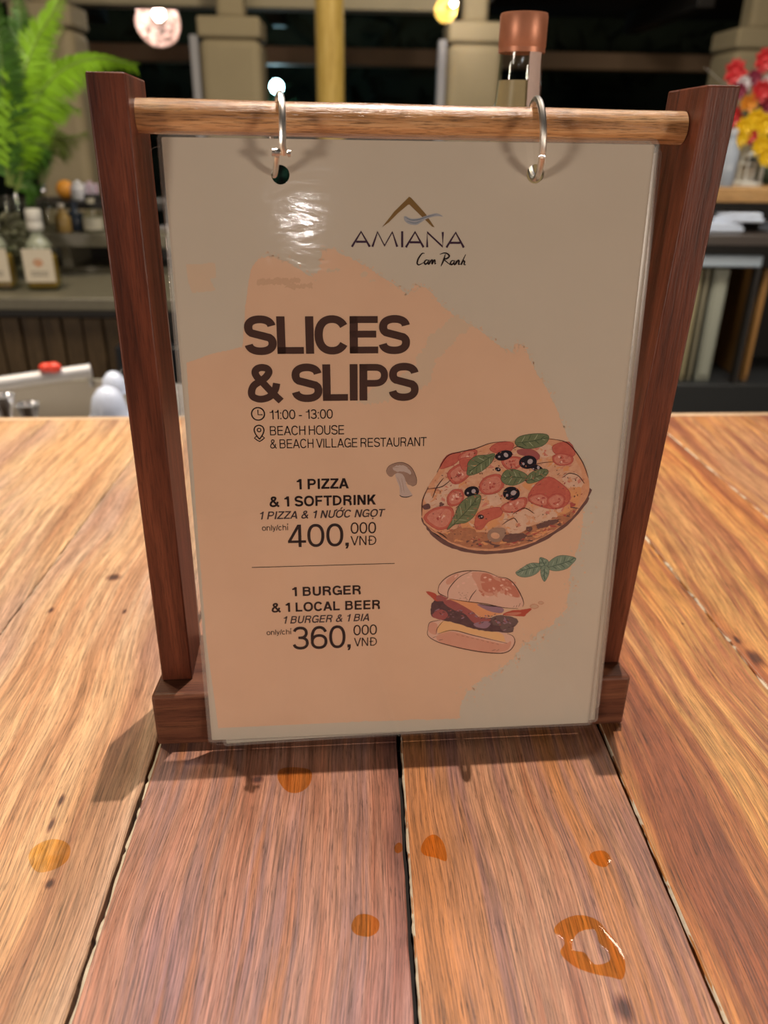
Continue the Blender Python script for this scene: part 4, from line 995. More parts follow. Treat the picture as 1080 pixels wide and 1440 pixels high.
# small upper tier
t2 = empty('bottle_tier', (-1.3, 2.50, 0.006), label='dark narrow upper shelf behind the small bottles at the left', cat='shelf')
bm = bmesh.new(); box(bm, -1.3, 1.0, -0.09, 0.12, 0.060, 0.082); build('shelf_board', bm, M['dark'], t2, bevel=.002)
for xx in (-1.2, -0.2, 0.9):
    bm = bmesh.new(); box(bm, xx, xx+.02, -0.02, 0.10, 0.0, 0.060); build('bracket', bm, M['dark'], t2, smooth=False)
# dark appliance beside the slats
fr_ = empty('undercounter_fridge', (-0.60, 1.87, -1.05), label='black undercounter fridge at the right end of the slatted front', cat='fridge')
bm = bmesh.new(); box(bm, -0.105, 0.40, 0, 0.058, 0.05, 0.80); build('door', bm, simple('fridge_black', (0.02, 0.022, 0.026), 0.3), fr_, bevel=.006)
bm = bmesh.new(); box(bm, -0.09, -0.075, -0.02, 0.0, 0.30, 0.74); build('handle', bm, M['steel'], fr_, bevel=.003)

# ---- whisky-like bottles with white caps and cream labels
M['cap_w'] = simple('white_cap', (0.62, 0.60, 0.54), 0.4)
M['label'] = simple('bottle_label', (0.62, 0.55, 0.43), 0.7, var=0.08, scale=120)
M['label_o'] = simple('label_motif', (0.55, 0.25, 0.12), 0.7)
M['label_g'] = simple('label_print', (0.30, 0.27, 0.22), 0.7)
M['amber'] = simple('amber_liquor', (0.42, 0.24, 0.05), 0.15, **{'Coat_Weight': 0.3}) if False else simple('amber_liquor', (0.40, 0.23, 0.05), 0.2)
M['green_glass'] = glass('pale_green_glass', (0.80, 0.86, 0.78), 0.03, 1.5)
M['neckfog'] = simple('cloudy_neck', (0.30, 0.32, 0.24), 0.15, spec=0.7, var=.2, scale=60)
def spirit(loc, label, rot=0.0):
    r = empty('spirit_bottle', loc, (0, 0, rot), label, 'bottle', 'labelled bottles on the back counter')
    bm = bmesh.new(); box(bm, -.041, .041, -.028, .028, 0.0, .115); 
    b_ = build('glass_body', bm, M['green_glass'], r, bevel=.012, seg=4)
    r.scale = (1.12, 1.12, 1.04)
    bm = bmesh.new(); lathe(bm, [(.030, .112), (.030, .120), (.024, .130), (.0155, .142), (.0145, .165)], 24); build('neck', bm, M['neckfog'], r, auto=60)
    bm = bmesh.new(); box(bm, -.037, .037, -.024, .024, .006, .095); build('contents', bm, M['amber'], r, bevel=.009, seg=3)
    bm = bmesh.new(); lathe(bm, [(.0185, .158), (.0195, .160), (.0195, .176), (.0185, .178), (.0195, .180), (.0195, .207), (.0175, .211), (0, .211)], 28); build('cap', bm, M['cap_w'], r, auto=40)
    bm = bmesh.new(); box(bm, -.0365, .0365, -.0292, -.0282, .024, .112); lb_ = build('label', bm, M['label'], r, bevel=.003)
    bm = bmesh.new(); 
    for kk in range(10):
        an = PI*kk/9; cx_, cz_ = .010*math.cos(an), .074+.010*math.sin(an); box(bm, cx_-.0022, cx_+.0022, -.0297, -.0291, cz_-.0022, cz_+.0022)
    box(bm, -.006, .006, -.0297, -.0291, .066, .078)
    build('emblem', bm, M['label_o'], lb_, smooth=False)
    bm = bmesh.new(); box(bm, -.022, .022, -.0297, -.0291, .050, .053)
    for kk in range(6): box(bm, -.020+kk*.007, -.0155+kk*.007, -.0297, -.0291, .040, .047)
    build('label_lines', bm, M['label_g'], lb_, smooth=False)
    return r
q = at(63, 398, 2.03)
spirit((q.x, 2.03, ZC+.0004), 'spirit bottle with white cap and cream label standing alone beside the palm', 0.10)
q = at(8, 400, 2.03)
spirit((q.x-.012, 2.03, ZC+.0004), 'spirit bottle with white cap and cream label cut off by the left edge', 0.05)
# ---- small bottles on the raised shelf
M['bg_amber'] = simple('bg_amber', (0.34, 0.22, 0.07), 0.25); M['bg_clear'] = glass('bg_clear', (0.86, 0.88, 0.84), 0.05, 1.5)
M['bg_navy'] = simple('bg_navy', (0.02, 0.03, 0.05), 0.3); M['bg_cream'] = simple('bg_cream', (0.56, 0.52, 0.40), 0.6)
def small_bottle(px, Y, z, h, r, body, cap, label, lab=None, cat='bottle', nm='bar_bottle'):
    x = at(px, 320, Y).x
    o = empty(nm, (x, Y, z), label=label, cat=cat, group='small bottles on the raised shelf')
    bm = bmesh.new(); lathe(bm, [(0, 0), (r*.92, 0), (r, r*.1), (r, h*.52), (r*.75, h*.62), (r*.36, h*.72), (r*.33, h*.88)], 20); build('body', bm, body, o, auto=60)
    bm = bmesh.new(); lathe(bm, [(r*.4, h*.87), (r*.42, h*.99), (r*.38, h), (0, h)], 16); build('cap', bm, cap, o, auto=40)
    if lab:
        bm = bmesh.new(); lathe(bm, [(r*1.01, h*.1), (r*1.01, h*.46)], 20, caps=False); build('label', bm, lab, o)
    return o
zs = 0.0064
small_bottle(70, 2.32, zs, .135, .024, M['bg_clear'], M['steel'], 'tall clear bottle with a steel pourer behind the labelled spirit bottle')
small_bottle(90, 2.31, zs, .085, .024, M['bg_amber'], M['cap_w'], 'short amber bottle on the raised shelf, right of the clear pourer bottle')
small_bottle(108, 2.35, zs, .09, .026, M['bg_navy'], M['bg_navy'], 'dark blue bottle on the raised shelf between amber and cream ones')
small_bottle(132, 2.31, zs, .10, .030, M['bg_clear'], M['bg_cream'], 'clear bottle with cream label beside the left post of the stand', M['bg_cream'])
# ---- fruit and napkin holder on the upper tier
zt = 0.0886
def fruit(px, py, col, rad, label, nm='orange', cat='fruit'):
    x = at(px, py, 2.5).x
    bm = bmesh.new(); sphere(bm, (0, 0, rad), rad, 20, 12)
    o = build(nm, bm, simple(nm+'_skin', col, 0.45, var=0.12, scale=80)); o.location = (x, 2.5, zt); tag(o, label, cat)
fruit(92, 265, (0.72, 0.30, 0.03), .030, 'orange fruit on the dark upper shelf left of the white jar')
cj = empty('sugar_jar', (at(110, 265, 2.49).x, 2.49, zt), label='small white jar on the dark upper shelf beside the orange', cat='jar')
bm = bmesh.new(); lathe(bm, [(0, 0), (.022, 0), (.026, .006), (.026, .036), (.020, .044)], 24); build('body', bm, simple('white_china', (0.75, 0.74, 0.76), 0.2), cj)
bm = bmesh.new(); lathe(bm, [(.021, .0445), (.021, .048), (.008, .054), (.006, .060), (0, .061)], 24); build('lid', bm, simple('white_china_lid', (0.7, 0.7, 0.72), 0.2), cj)
x = at(127, 258, 2.49).x
fl = empty('napkin_holder', (x, 2.49, zt), label='small holder of pinkish folded napkins beside the left post', cat='napkin holder')
bm = bmesh.new(); box(bm, -.02, .024, -.02, .02, 0, .02); build('holder', bm, M['dark'], fl, bevel=.002)
for i in range(4):
    bm = bmesh.new(); box(bm, -.016+i*.010, -.009+i*.010, -.018, .018, .004, .052+.006*math.sin(i*2)); build('napkin', bm, simple('napkin_%s' % 'abcd'[i], (0.62, 0.46, 0.56) if i % 2 else (0.72, 0.66, 0.74), 0.8), fl, bevel=.002)

# ---- palm fronds in a glass vase
M['leaf1'] = simple('frond_green', (0.22, 0.44, 0.02), 0.42, var=0.45, scale=18, spec=0.3)
M['leaf2'] = simple('frond_dark', (0.055, 0.145, 0.02), 0.45, var=0.4, scale=18, spec=0.3)
M['leaf3'] = simple('frond_olive', (0.20, 0.26, 0.06), 0.5, var=0.3, scale=18, spec=0.3)
M['stem'] = simple('frond_stem', (0.16, 0.22, 0.05), 0.5)
for kk in ('leaf1', 'leaf2', 'leaf3'):
    b_ = M[kk].node_tree.nodes['Principled BSDF']; b_.inputs['Transmission Weight'].default_value = 0.0
VY = 2.215
vx = at(12, 280, VY).x
pal = empty('palm_arrangement', (vx, VY, ZC+.0005), label='green palm fronds arranged in a glass vase on the back counter at left', cat='plant')
bm = bmesh.new(); lathe(bm, [(0, .004), (.052, 0), (.058, .008), (.062, .12), (.068, .24), (.065, .24), (.058, .12), (.054, .012), (0, .010)], 32); build('vase', bm, M['bg_clear'], pal, auto=60)
bm = bmesh.new()
for i in range(60):
    a_ = random.uniform(0, 2*PI); r_ = .044*math.sqrt(random.random()); sphere(bm, (r_*math.cos(a_), r_*math.sin(a_), .022+random.uniform(0, .17)), random.uniform(.009, .013), 8, 6, (1, 1, .8))
tag(build('glass_pebbles', bm, simple('pebble_glass', (0.35, 0.33, 0.26), 0.08, spec=0.8, var=0.4, scale=30), pal), kind='stuff')
def frond(pxs, Ys, wid, mat, droop=0.35, n=46, curl=1.0):
    P = [at(x, y, max(Y, 2.12)) - Vector((vx, VY, ZC+.0005)) for (x, y), Y in zip(pxs, Ys)]
    P = catmull(P, 12, False); bm = bmesh.new(); n = int(n*1.7)
    N = len(P); tube(bm, P, [max(.0008, .0042*(1-i/N)) for i in range(N)], 6, mi=1)
    tot = n
    for i in range(tot):
        u = (i+0.5)/tot; f = u*(N-1); j = min(int(f), N-2); p = P[j].lerp(P[j+1], f-j)
        T = (P[min(j+2, N-1)] - P[max(j-1, 0)]).normalized()
        env = math.sin(PI*min(1, 0.16+0.84*u)**0.8) * 0.85 + 0.25*(1-u)
        if u < 0.10: continue
        side0 = T.cross(Vector((0, -1, 0.25))).normalized()
        for sg in (1, -1):
            L = wid*max(.25, env)*random.uniform(.85, 1.1)
            d = (side0*sg*0.8 + T*0.75*curl + Vector((0, random.uniform(-.35, .15), 0))).normalized()
            w = Vector((0, -1, 0.3)).cross(d).normalized()*L*0.055
            q = []
            for s_, ws in ((0, .5), (.35, 1.0), (.7, .75), (1, .05)):
                c_ = p + d*L*s_ + Vector((0, 0, -1))*L*droop*s_*s_
                q.append((bm.verts.new(c_-w*ws), bm.verts.new(c_+w*ws+Vector((0, -.0015, 0)))))
            for a0, b0 in zip(q, q[1:]): bm.faces.new((a0[0], a0[1], b0[1], b0[0]))
    return build('frond', bm, [mat, M['stem']], pal, smooth=False)
frond([(22,265),(34,190),(58,130),(95,95),(140,82),(190,92)], (2.12,2.10,2.08,2.06,2.05,2.04), .085, M['leaf1'], .45, 64)
frond([(18,262),(22,190),(30,120),(50,60),(78,10),(100,-40)], (2.12,2.12,2.12,2.14,2.14,2.16), .085, M['leaf1'], .25, 56)
frond([(10,260),(8,180),(4,110),(0,50),(-8,-20)], (2.12,2.10,2.08,2.06,2.05), .10, M['leaf2'], .35, 56)
frond([(16,262),(18,200),(8,150),(-14,120),(-45,115)], (2.10,2.06,2.03,2.01,2.0), .09, M['leaf1'], .5, 48)
frond([(24,262),(40,200),(62,160),(86,150),(112,156)], (2.12,2.10,2.08,2.07,2.06), .06, M['leaf1'], .5, 50)
frond([(26,265),(44,215),(66,190),(92,196),(122,188)], (2.14,2.16,2.18,2.20,2.22), .075, M['leaf3'], .55, 46)
frond([(26,268),(36,225),(48,205),(58,230),(60,262)], (2.12,2.08,2.05,2.03,2.02), .065, M['leaf2'], .3, 46)
frond([(14,262),(6,215),(-6,180),(-24,190)], (2.10,2.04,2.0,1.98), .08, M['leaf2'], .5, 40)
frond([(22,270),(30,262),(40,268),(48,290)], (2.10,2.06,2.04,2.03), .05, M['leaf2'], .3, 34)
frond([(18,262),(26,170),(22,90),(30,30),(20,-20)], (2.14,2.2,2.22,2.24,2.26), .09, M['leaf2'], .3, 50)
frond([(20,262),(26,200),(44,130),(70,85),(90,40)], (2.14,2.2,2.24,2.26,2.27), .06, M['leaf3'], .3, 40)

# ------------------------------------------------------------------ steel ice bin behind the bar top
ib = empty('ice_bin', (-0.62, 1.0, -1.05), label='stainless steel ice bin with a raised lid rail just behind the bar top', cat='ice bin')
O = (-0.62, 1.0, -1.05)
M['steelw'] = simple('brushed_steel', (0.55, 0.54, 0.53), 0.32, 0.9)
M['steeltan'] = simple('basin_steel', (0.46, 0.43, 0.38), 0.42, 0.75)
bm = bmesh.new()
lb(bm, -0.95, -0.40, 0.66, 0.70, -0.24, -0.105, O); lb(bm, -0.95, -0.385, 1.10, 1.13, -0.24, -0.125, O)
lb(bm, -0.415, -0.385, 0.70, 1.10, -0.24, -0.118, O); lb(bm, -0.95, -0.92, 0.70, 1.10, -0.24, -0.105, O)
build('rim', bm, M['steelw'], ib, bevel=.006, seg=3)
bm = bmesh.new(); lb(bm, -0.92, -0.415, 0.70, 1.10, -0.25, -0.235, O); lb(bm, -0.93, -0.41, 1.085, 1.10, -0.24, -0.115, O); build('basin', bm, M['steeltan'], ib, smooth=False)
bm = bmesh.new(); lb(bm, -0.94, -0.39, 0.67, 1.12, -1.05, -0.26, O); build('cabinet', bm, M['steelw'], ib, smooth=False)
bm = bmesh.new(); p0 = at(-60, 548, 1.02)-Vector(O); p1 = at(128, 521, 1.08)-Vector(O)
tube(bm, [p0, p0.lerp(p1, .5), p1], .0125, 14); 
for e in (p0.lerp(p1, .05), p0.lerp(p1, .985)):
    tube(bm, [e, Vector((e.x, e.y, 0.925))], .003, 8)
build('lid_rail', bm, simple('rail_steel', (0.52, 0.53, 0.56), 0.45, 0.3), ib)
# red clip lying on the rail
p = at(70, 519, 1.055)
clip = empty('red_clip', (p.x, 1.055, p.z), label='red plastic clip sitting on the steel rail at left', cat='clip')
M['red'] = simple('red_plastic', (0.72, 0.06, 0.035), 0.4)
bm = bmesh.new(); sphere(bm, (-.006, 0, .003), .012, 14, 8, (1.1, .8, .7)); build('left_jaw', bm, M['red'], clip)
bm = bmesh.new(); sphere(bm, (.007, 0, .003), .013, 14, 8, (1.1, .8, .75)); build('right_jaw', bm, M['red'], clip)
bm = bmesh.new(); tube(bm, [(-.012, -.004, .004), (.012, -.004, .006)], .004, 8); build('pin', bm, M['red'], clip)
M['glint_steel'] = simple('polished_steel', (0.88, 0.89, 0.92), 0.25, 0.8)
# two upturned glasses / small bowls at its right end
M['bowlw'] = simple('pale_bowl', (0.62, 0.71, 0.90), 0.2)
for (px, py, Y, sc, lab) in ((152, 566, .84, 1.05, 'front pale dome-shaped upturned bowl at the right end of the ice bin'), (160, 538, .98, .8, 'rear pale upturned bowl behind the larger one at the ice bin')):
    b0 = at(px, py, Y); o = empty('upturned_bowl', (b0.x, Y, b0.z-.022*sc), label=lab, cat='bowl', group='upturned bowls by the ice bin')
    bm = bmesh.new(); lathe(bm, [(.026*sc, 0), (.0275*sc, .002), (.026*sc, .016*sc), (.0215*sc, .032*sc), (.0125*sc, .043*sc), (.005*sc, .0465*sc), (0, .047*sc)], 28); build('bowl', bm, M['bowlw'], o)
    bm = bmesh.new(); lathe(bm, [(.0262*sc, .0002), (.0292*sc, .0005), (.0292*sc, .0028*sc), (.0276*sc, .003*sc)], 28, caps=False); build('rolled_rim', bm, M['bowlw'], o)
dr = empty('drain_board', (-0.355, 0.88, -1.05), label='steel drain board under the pale upturned bowls', cat='drain board')
zb_ = at(152, 566, .84).z - .0236; zb2 = at(160, 538, .98).z - .0180
bm = bmesh.new(); box(bm, -.025, .10, -.10, .03, 1.05+zb_-.02, 1.05+zb_); box(bm, -.025, .10, .03, .16, 1.05+zb2-.02, 1.05+zb2); build('tray', bm, M['steelw'], dr, bevel=.003)
bm = bmesh.new(); box(bm, -.015, .095, -.09, .15, 0, 1.05+min(zb_, zb2)-.021); build('stand_cabinet', bm, M['dark'], dr, smooth=False)
# small polished hourglass pieces added on the front rim as bright glints
for (px, py, lab) in ((38, 568, 'right polished steel glint piece added on the front rim of the ice bin'), (3, 556, 'taller polished steel glint piece added at the left edge on the ice bin rim')):
    b0 = at(px, py, .68); h = b0.z + .1046; o = empty('glint_piece', (b0.x, .68, -0.1046), label=lab, cat='glint_piece', group='glint pieces added on the ice bin rim')
    bm = bmesh.new(); lathe(bm, [(0, 0), (.013, 0), (.0145, .002), (.0055, h*.48), (.0055, h*.52)], 24, caps=False); build('lower_cup', bm, M['glint_steel'], o)
    bm = bmesh.new(); lathe(bm, [(.0055, h*.52), (.0155, h*.985), (.016, h), (.0145, h), (.004, h*.56), (0, h*.56)], 24, caps=False); build('upper_cup', bm, M['glint_steel'], o)

# ------------------------------------------------------------------ side station on the right
M['board'] = wood('shelf_wood', (0.34, 0.17, 0.055), (0.50, 0.28, 0.10), (0.60, 0.37, 0.16), 'x', 0.7, 0.4)
st = empty('side_station', (1.5, 2.2, -1.05), label='dark side station with a pale wooden shelf board on the right', cat='cabinet')
O = (1.5, 2.2, -1.05)
bm = bmesh.new(); lb(bm, 0.9, 2.3, 2.27, 2.62, 0.122, 0.166, O); build('shelf_board', bm, M['board'], st, bevel=.003)
bm = bmesh.new(); lb(bm, 0.9, 2.3, 2.2, 2.66, 0.0, 0.032, O); build('countertop', bm, simple('dark_counter', (0.055, 0.042, 0.035), 0.4), st, bevel=.003)
bm = bmesh.new(); lb(bm, 0.9, 2.3, 2.64, 2.66, 0.032, 0.122, O); lb(bm, 0.9, 0.94, 2.35, 2.64, 0.032, 0.122, O); build('shelf_support', bm, M['dark'], st, smooth=False)
bm = bmesh.new(); lb(bm, 0.9, 2.3, 2.60, 2.64, -1.0, -0.001, O); lb(bm, 0.9, 0.92, 2.24, 2.6, -1.0, -0.001, O); lb(bm, 2.28, 2.3, 2.24, 2.6, -1.0, -0.001, O); build('carcass', bm, M['dark'], st, smooth=False)
bm = bmesh.new(); lb(bm, 0.9, 2.3, 2.22, 2.64, -1.05, -0.455, O); build('plinth', bm, simple('plinth_dark', (0.03, 0.032, 0.033), 0.35), st, bevel=.003)
# rack with a cool shiny top rail and leaning boards in it
rk = empty('tray_rack', (1.12, 2.23, -0.4545), label='rack with a bluish steel top rail holding upright trays, right of the stand', cat='rack')
bm = bmesh.new(); box(bm, -.16, .165, 0, .03, .385, .422); build('top_rail', bm, simple('cool_rail', (0.58, 0.70, 0.82), 0.35, 0.2), rk, bevel=.006)
bm = bmesh.new(); box(bm, -.16, -.145, 0, .03, 0, .385); build('upright', bm, M['dark'], rk, smooth=False)
bm = bmesh.new(); box(bm, .150, .165, .0, .03, 0, .385); build('upright', bm, M['dark'], rk, smooth=False)
for i, (x, wd, cl, lab) in enumerate(((1.005, .055, (0.30, 0.27, 0.16), 'widest pale tray, leftmost in the rack'), (1.065, .020, (0.20, 0.17, 0.09), 'thin olive tray, second from left in the rack'), (1.092, .020, (0.33, 0.28, 0.16), 'thin beige tray, third from left in the rack'), (1.120, .018, (0.20, 0.18, 0.12), 'thin dark tray, fourth from left in the rack'), (1.150, .052, (0.30, 0.31, 0.25), 'grey green tray, fifth from left in the rack'), (1.315, .022, (0.34, 0.17, 0.05), 'amber brown tray standing alone at the right of the rack'))):
    tr_ = empty('serving_tray', (x, 2.265, -0.4543), label=lab, cat='tray', group='upright trays in the rack')
    bm = bmesh.new(); box(bm, 0, wd, 0, .30, 0, .375); build('panel', bm, simple('tray_finish_%s' % 'abcdef'[i], cl, 0.45, var=0.15, scale=9), tr_, bevel=.004)
    bm = bmesh.new(); box(bm, wd*.2, wd*.8, -.004, -.0003, .02, .355); build('edge_band', bm, simple('tray_edge_%s' % 'abcdef'[i], [c*1.25 for c in cl], 0.4), tr_, bevel=.001)
# folded towels on the dark counter
M['towel'] = simple('towel_white', (0.68, 0.76, 0.90), 0.9, var=0.08, scale=60)
for i, (x, z, w, rz, lab) in enumerate(((1.15, .0325, .15, .1, 'lower folded white towel beside the right post'), (1.21, .0625, .16, -.15, 'upper folded white towel on top of the lower one'), (1.40, .0325, .14, .3, 'folded white towel at the right edge of the photo'))):
    o = empty('folded_towel', (x, 2.34, z), (0, 0, rz), lab, 'towel', 'folded towels on the side station')
    for j in range(2):
        bm = bmesh.new(); box(bm, -w/2+j*.012, w/2-j*.008, -.06, .06, j*.0145, j*.0145+.0142)
        build('fold', bm, M['towel'], o, bevel=.006, seg=3)
tb = empty('blue_napkin', (1.07, 2.30, .0325), label='dark blue grey cloth napkin partly under the towels', cat='napkin')
bm = bmesh.new(); box(bm, -.06, .015, -.06, .05, 0, .05); build('cloth', bm, simple('navy_cloth', (0.06, 0.08, 0.12), 0.9), tb, bevel=.012, seg=3)
# white birdcage lantern
lx = at(1052, 240, 2.4).x
ln_ = empty('lantern', (lx, 2.40, 0.1665), label='small white birdcage lantern on the wooden shelf below the flowers', cat='lantern')
M['lw'] = simple('lantern_white', (0.56, 0.56, 0.52), 0.5)
bm = bmesh.new(); lathe(bm, [(0, 0), (.052, 0), (.052, .012), (.046, .014), (0, .014)], 24); build('base', bm, M['lw'], ln_, auto=40)
for i in range(12):
    a_ = 2*PI*i/12; c_, s_ = math.cos(a_), math.sin(a_)
    bm = bmesh.new(); tube(bm, [(.044*c_, .044*s_, .013), (.044*c_, .044*s_, .065), (.036*c_, .036*s_, .084), (.016*c_, .016*s_, .098)], .0026, 6); build('bar', bm, M['lw'], ln_)
bm = bmesh.new(); lathe(bm, [(.046, .063), (.046, .069), (.042, .069), (.042, .063)], 24); build('hoop', bm, M['lw'], ln_)
bm = bmesh.new(); lathe(bm, [(.030, .088), (.028, .094), (.014, .104), (.006, .112), (.009, .120), (0, .124)], 20); build('finial', bm, M['lw'], ln_)
bm = bmesh.new(); lathe(bm, [(0, .0145), (.022, .0145), (.022, .055), (0, .056)], 20); build('candle', bm, simple('candle_wax', (0.6, 0.57, 0.5), 0.5), ln_)
# pale bottle between post and lantern
wb_ = empty('water_bottle', (at(1022, 240, 2.302).x, 2.302, 0.1665), label='pale blue grey bottle between the right post and the lantern', cat='bottle')
bm = bmesh.new(); lathe(bm, [(0, 0), (.026, 0), (.028, .004), (.028, .10), (.012, .13), (.011, .15)], 24); build('body', bm, simple('bottle_pale', (0.34, 0.38, 0.44), 0.2), wb_, auto=60)
bm = bmesh.new(); lathe(bm, [(.013, .149), (.013, .165), (0, .166)], 20); build('cap', bm, simple('bottle_cap_pale', (0.5, 0.52, 0.56), 0.4), wb_)
# flowers
fx = at(1085, 240, 2.47).x
flw = empty('flower_arrangement', (fx, 2.52, 0.1665), label='red and yellow flowers with dark leaves in a vase on the right shelf', cat='flowers')
bm = bmesh.new(); lathe(bm, [(0, 0), (.045, 0), (.055, .02), (.05, .09), (.035, .12), (.038, .125), (.034, .125), (.030, .118)], 28); build('vase', bm, simple('vase_dark', (0.03, 0.05, 0.03), 0.3), flw)
M['fr'] = simple('petal_red', (0.52, 0.025, 0.03), 0.5, var=.25, scale=60); M['fy'] = simple('petal_yellow', (0.78, 0.52, 0.01), 0.5, var=.15, scale=60); M['fo'] = simple('petal_orange', (0.62, 0.24, 0.02), 0.5); M['fm'] = simple('petal_maroon', (0.22, 0.02, 0.05), 0.5); M['fp'] = simple('petal_pale', (0.62, 0.58, 0.60), 0.5); M['fl'] = simple('flower_leaf', (0.03, 0.07, 0.02), 0.5, var=.3, scale=30)
FO = Vector((fx, 2.52, 0.1665))
def bloom(px, py, Y, r, m, name='bloom', tall=1.0):
    c = at(px, py, Y) - FO; bm = bmesh.new()
    tube(bm, [Vector((0, 0, .11)), c*0.5+Vector((0, 0, .05)), c], .0022, 6, mi=1)
    for ly, (n, rr_, el) in enumerate(((9, 1.0, .15), (8, .75, .55), (6, .45, 1.0))):
        for i in range(n):
            a_ = 2*PI*i/n + ly*.4; d = Vector((math.cos(a_)*math.cos(el), -math.sin(el)*.8-.1, math.sin(a_)*math.cos(el)*tall)).normalized()
            w = d.cross(Vector((.1, 1, .2))).normalized()*r*rr_*.30; p = c
            v = [bm.verts.new(p), bm.verts.new(p+d*r*rr_*.6-w), bm.verts.new(p+d*r*rr_*1.0+Vector((0, -.002, 0))), bm.verts.new(p+d*r*rr_*.6+w)]
            bm.faces.new(v)
    sphere(bm, c, r*.35, 10, 6)
    return build(name, bm, [m, M['stem']], flw, smooth=False)
for px, py, Y, r, m, t in ((1033,102,2.44,.042,'fr',1.6),(1075,85,2.46,.04,'fr',1.3),(1045,118,2.42,.026,'fp',1),(1038,128,2.40,.03,'fm',.7),(1070,128,2.40,.038,'fr',.8),(1080,118,2.42,.03,'fp',1),(1030,165,2.42,.038,'fr',1.4),(1052,145,2.40,.032,'fo',.6),(1046,180,2.36,.036,'fy',1),(1062,168,2.37,.036,'fy',.8),(1076,176,2.36,.04,'fy',1),(1040,195,2.34,.030,'fy',1),(1070,205,2.34,.036,'fy',1),(1078,220,2.33,.034,'fy',1),(1055,192,2.36,.026,'fr',1),(1078,150,2.42,.04,'fm',1),(1095,140,2.42,.05,'fr',1),(1100,190,2.36,.05,'fy',1),(1110,110,2.44,.05,'fr',1),(1060,110,2.46,.03,'fm',1)):
    bloom(px, py, Y, r, M[m], 'bloom', t)
bm = bmesh.new()
for i in range(90):
    a_ = random.uniform(0, 2*PI); c_ = Vector((random.uniform(-.10, .16), random.uniform(-.03, .08), random.uniform(.09, .22)))
    d = Vector((random.uniform(-1, 1), random.uniform(-1, .2), random.uniform(-.5, .8))).normalized(); w = d.orthogonal().normalized()*.014; L = random.uniform(.04, .07)
    bm.faces.new([bm.verts.new(c_), bm.verts.new(c_+d*L*.5-w), bm.verts.new(c_+d*L), bm.verts.new(c_+d*L*.5+w)])
build('foliage', bm, M['fl'], flw, smooth=False)
bm = bmesh.new(); p0 = at(1030, 128, 2.42)-FO; p1 = at(991, 95, 2.40)-FO; tube(bm, [Vector((0, 0, .12)), p0*.6+Vector((0,0,.03)), p0, p1], [.002, .002, .0015, .001], 6); build('twig', bm, simple('twig_grey', (0.3, 0.28, 0.25), 0.7), flw)

# ------------------------------------------------------------------ hall behind: columns, post, beams, lamps, night garden
M['col'] = simple('column_plaster', (0.40, 0.335, 0.22), 0.8, var=0.12, scale=5)
M['beam'] = simple('beam_plaster', (0.42, 0.37, 0.27), 0.8, var=0.1, scale=3)
M['fbeam'] = simple('far_beam_wood', (0.30, 0.19, 0.11), 0.7, var=0.2, scale=4)
M['edgestrip'] = simple('pale_edge_strip', (0.42, 0.42, 0.47), 0.6)
def column(pl, pr, Y, label, zj=0.885):
    a_, b_ = at(pl, 130, Y).x, at(pr, 130, Y).x; w = b_-a_; cx = (a_+b_)/2
    o = empty('column', (cx, Y+w/2, -1.05), label=label, cat='column', group='hall columns')
    bm = bmesh.new(); box(bm, -w/2, w/2, -w/2, w/2, 0.30, 1.05+zj-.10); build('shaft', bm, M['col'], o, bevel=.05, seg=4)
    bm = bmesh.new(); box(bm, -w/2-.004, w/2+.004, -w/2-.004, w/2+.004, 1.05+zj-.10, 1.05+zj+.01); build('capital', bm, M['col'], o, bevel=.018, seg=3)
    bm = bmesh.new(); box(bm, -w*.23, w*.23, -w*.23, w*.23, 1.05+zj+.01, 2.35); build('neck', bm, M['col'], o, bevel=.03, seg=3)
    bm = bmesh.new(); box(bm, -w/2-.03, w/2+.03, -w/2-.03, w/2+.03, 0, 0.30); build('plinth', bm, M['col'], o, bevel=.02, seg=2)
    return a_
xs_ = []
for i, (pl, pr, Y, lab) in enumerate(((30, 112, 4.6, 'plaster column behind the palm fronds at left'), (284, 369, 5.0, 'plaster column between the two lamps, left of the yellow post'), (628, 704, 5.0, 'plaster column behind the tall copper-capped bottle'), (1024, 1112, 5.0, 'plaster column behind the red and yellow flowers'))):
    ax = column(pl, pr, Y, lab)
    if i in (1, 2):
        bm = bmesh.new(); box(bm, ax-.055, ax-.008, Y+.02, Y+.12, -1.05, .80)  # pale upright strip along the left edge of the column
        tag(build('trim_%d' % (i+1), bm, M['edgestrip'], bevel=.006), kind='structure')
bm = bmesh.new(); v_ = box(bm, -3.6, 0.62, 5.42, 5.60, 0.985, 1.30)
tag(build('trim_5', bm, M['beam'], bevel=.01), kind='structure')
bm = bmesh.new(); box(bm, -5, 5, 7.2, 7.4, 0.80, 0.93); tag(build('trim_6', bm, M['fbeam'], bevel=.01), kind='structure')
# soffit between the beams
bm = bmesh.new(); box(bm, -5, 5, 5.61, 7.6, 1.22, 1.28); tag(build('ceiling', bm, simple('soffit_dark', (0.03, 0.024, 0.018), 0.8), smooth=False), kind='structure')
for i in range(6):
    bm = bmesh.new(); x = -3.6 + i*1.45; box(bm, x, x+.12, 5.62, 7.19, 1.06, 1.215); tag(build('trim_%d' % (7+i), bm, M['dark'], bevel=.01), kind='structure')
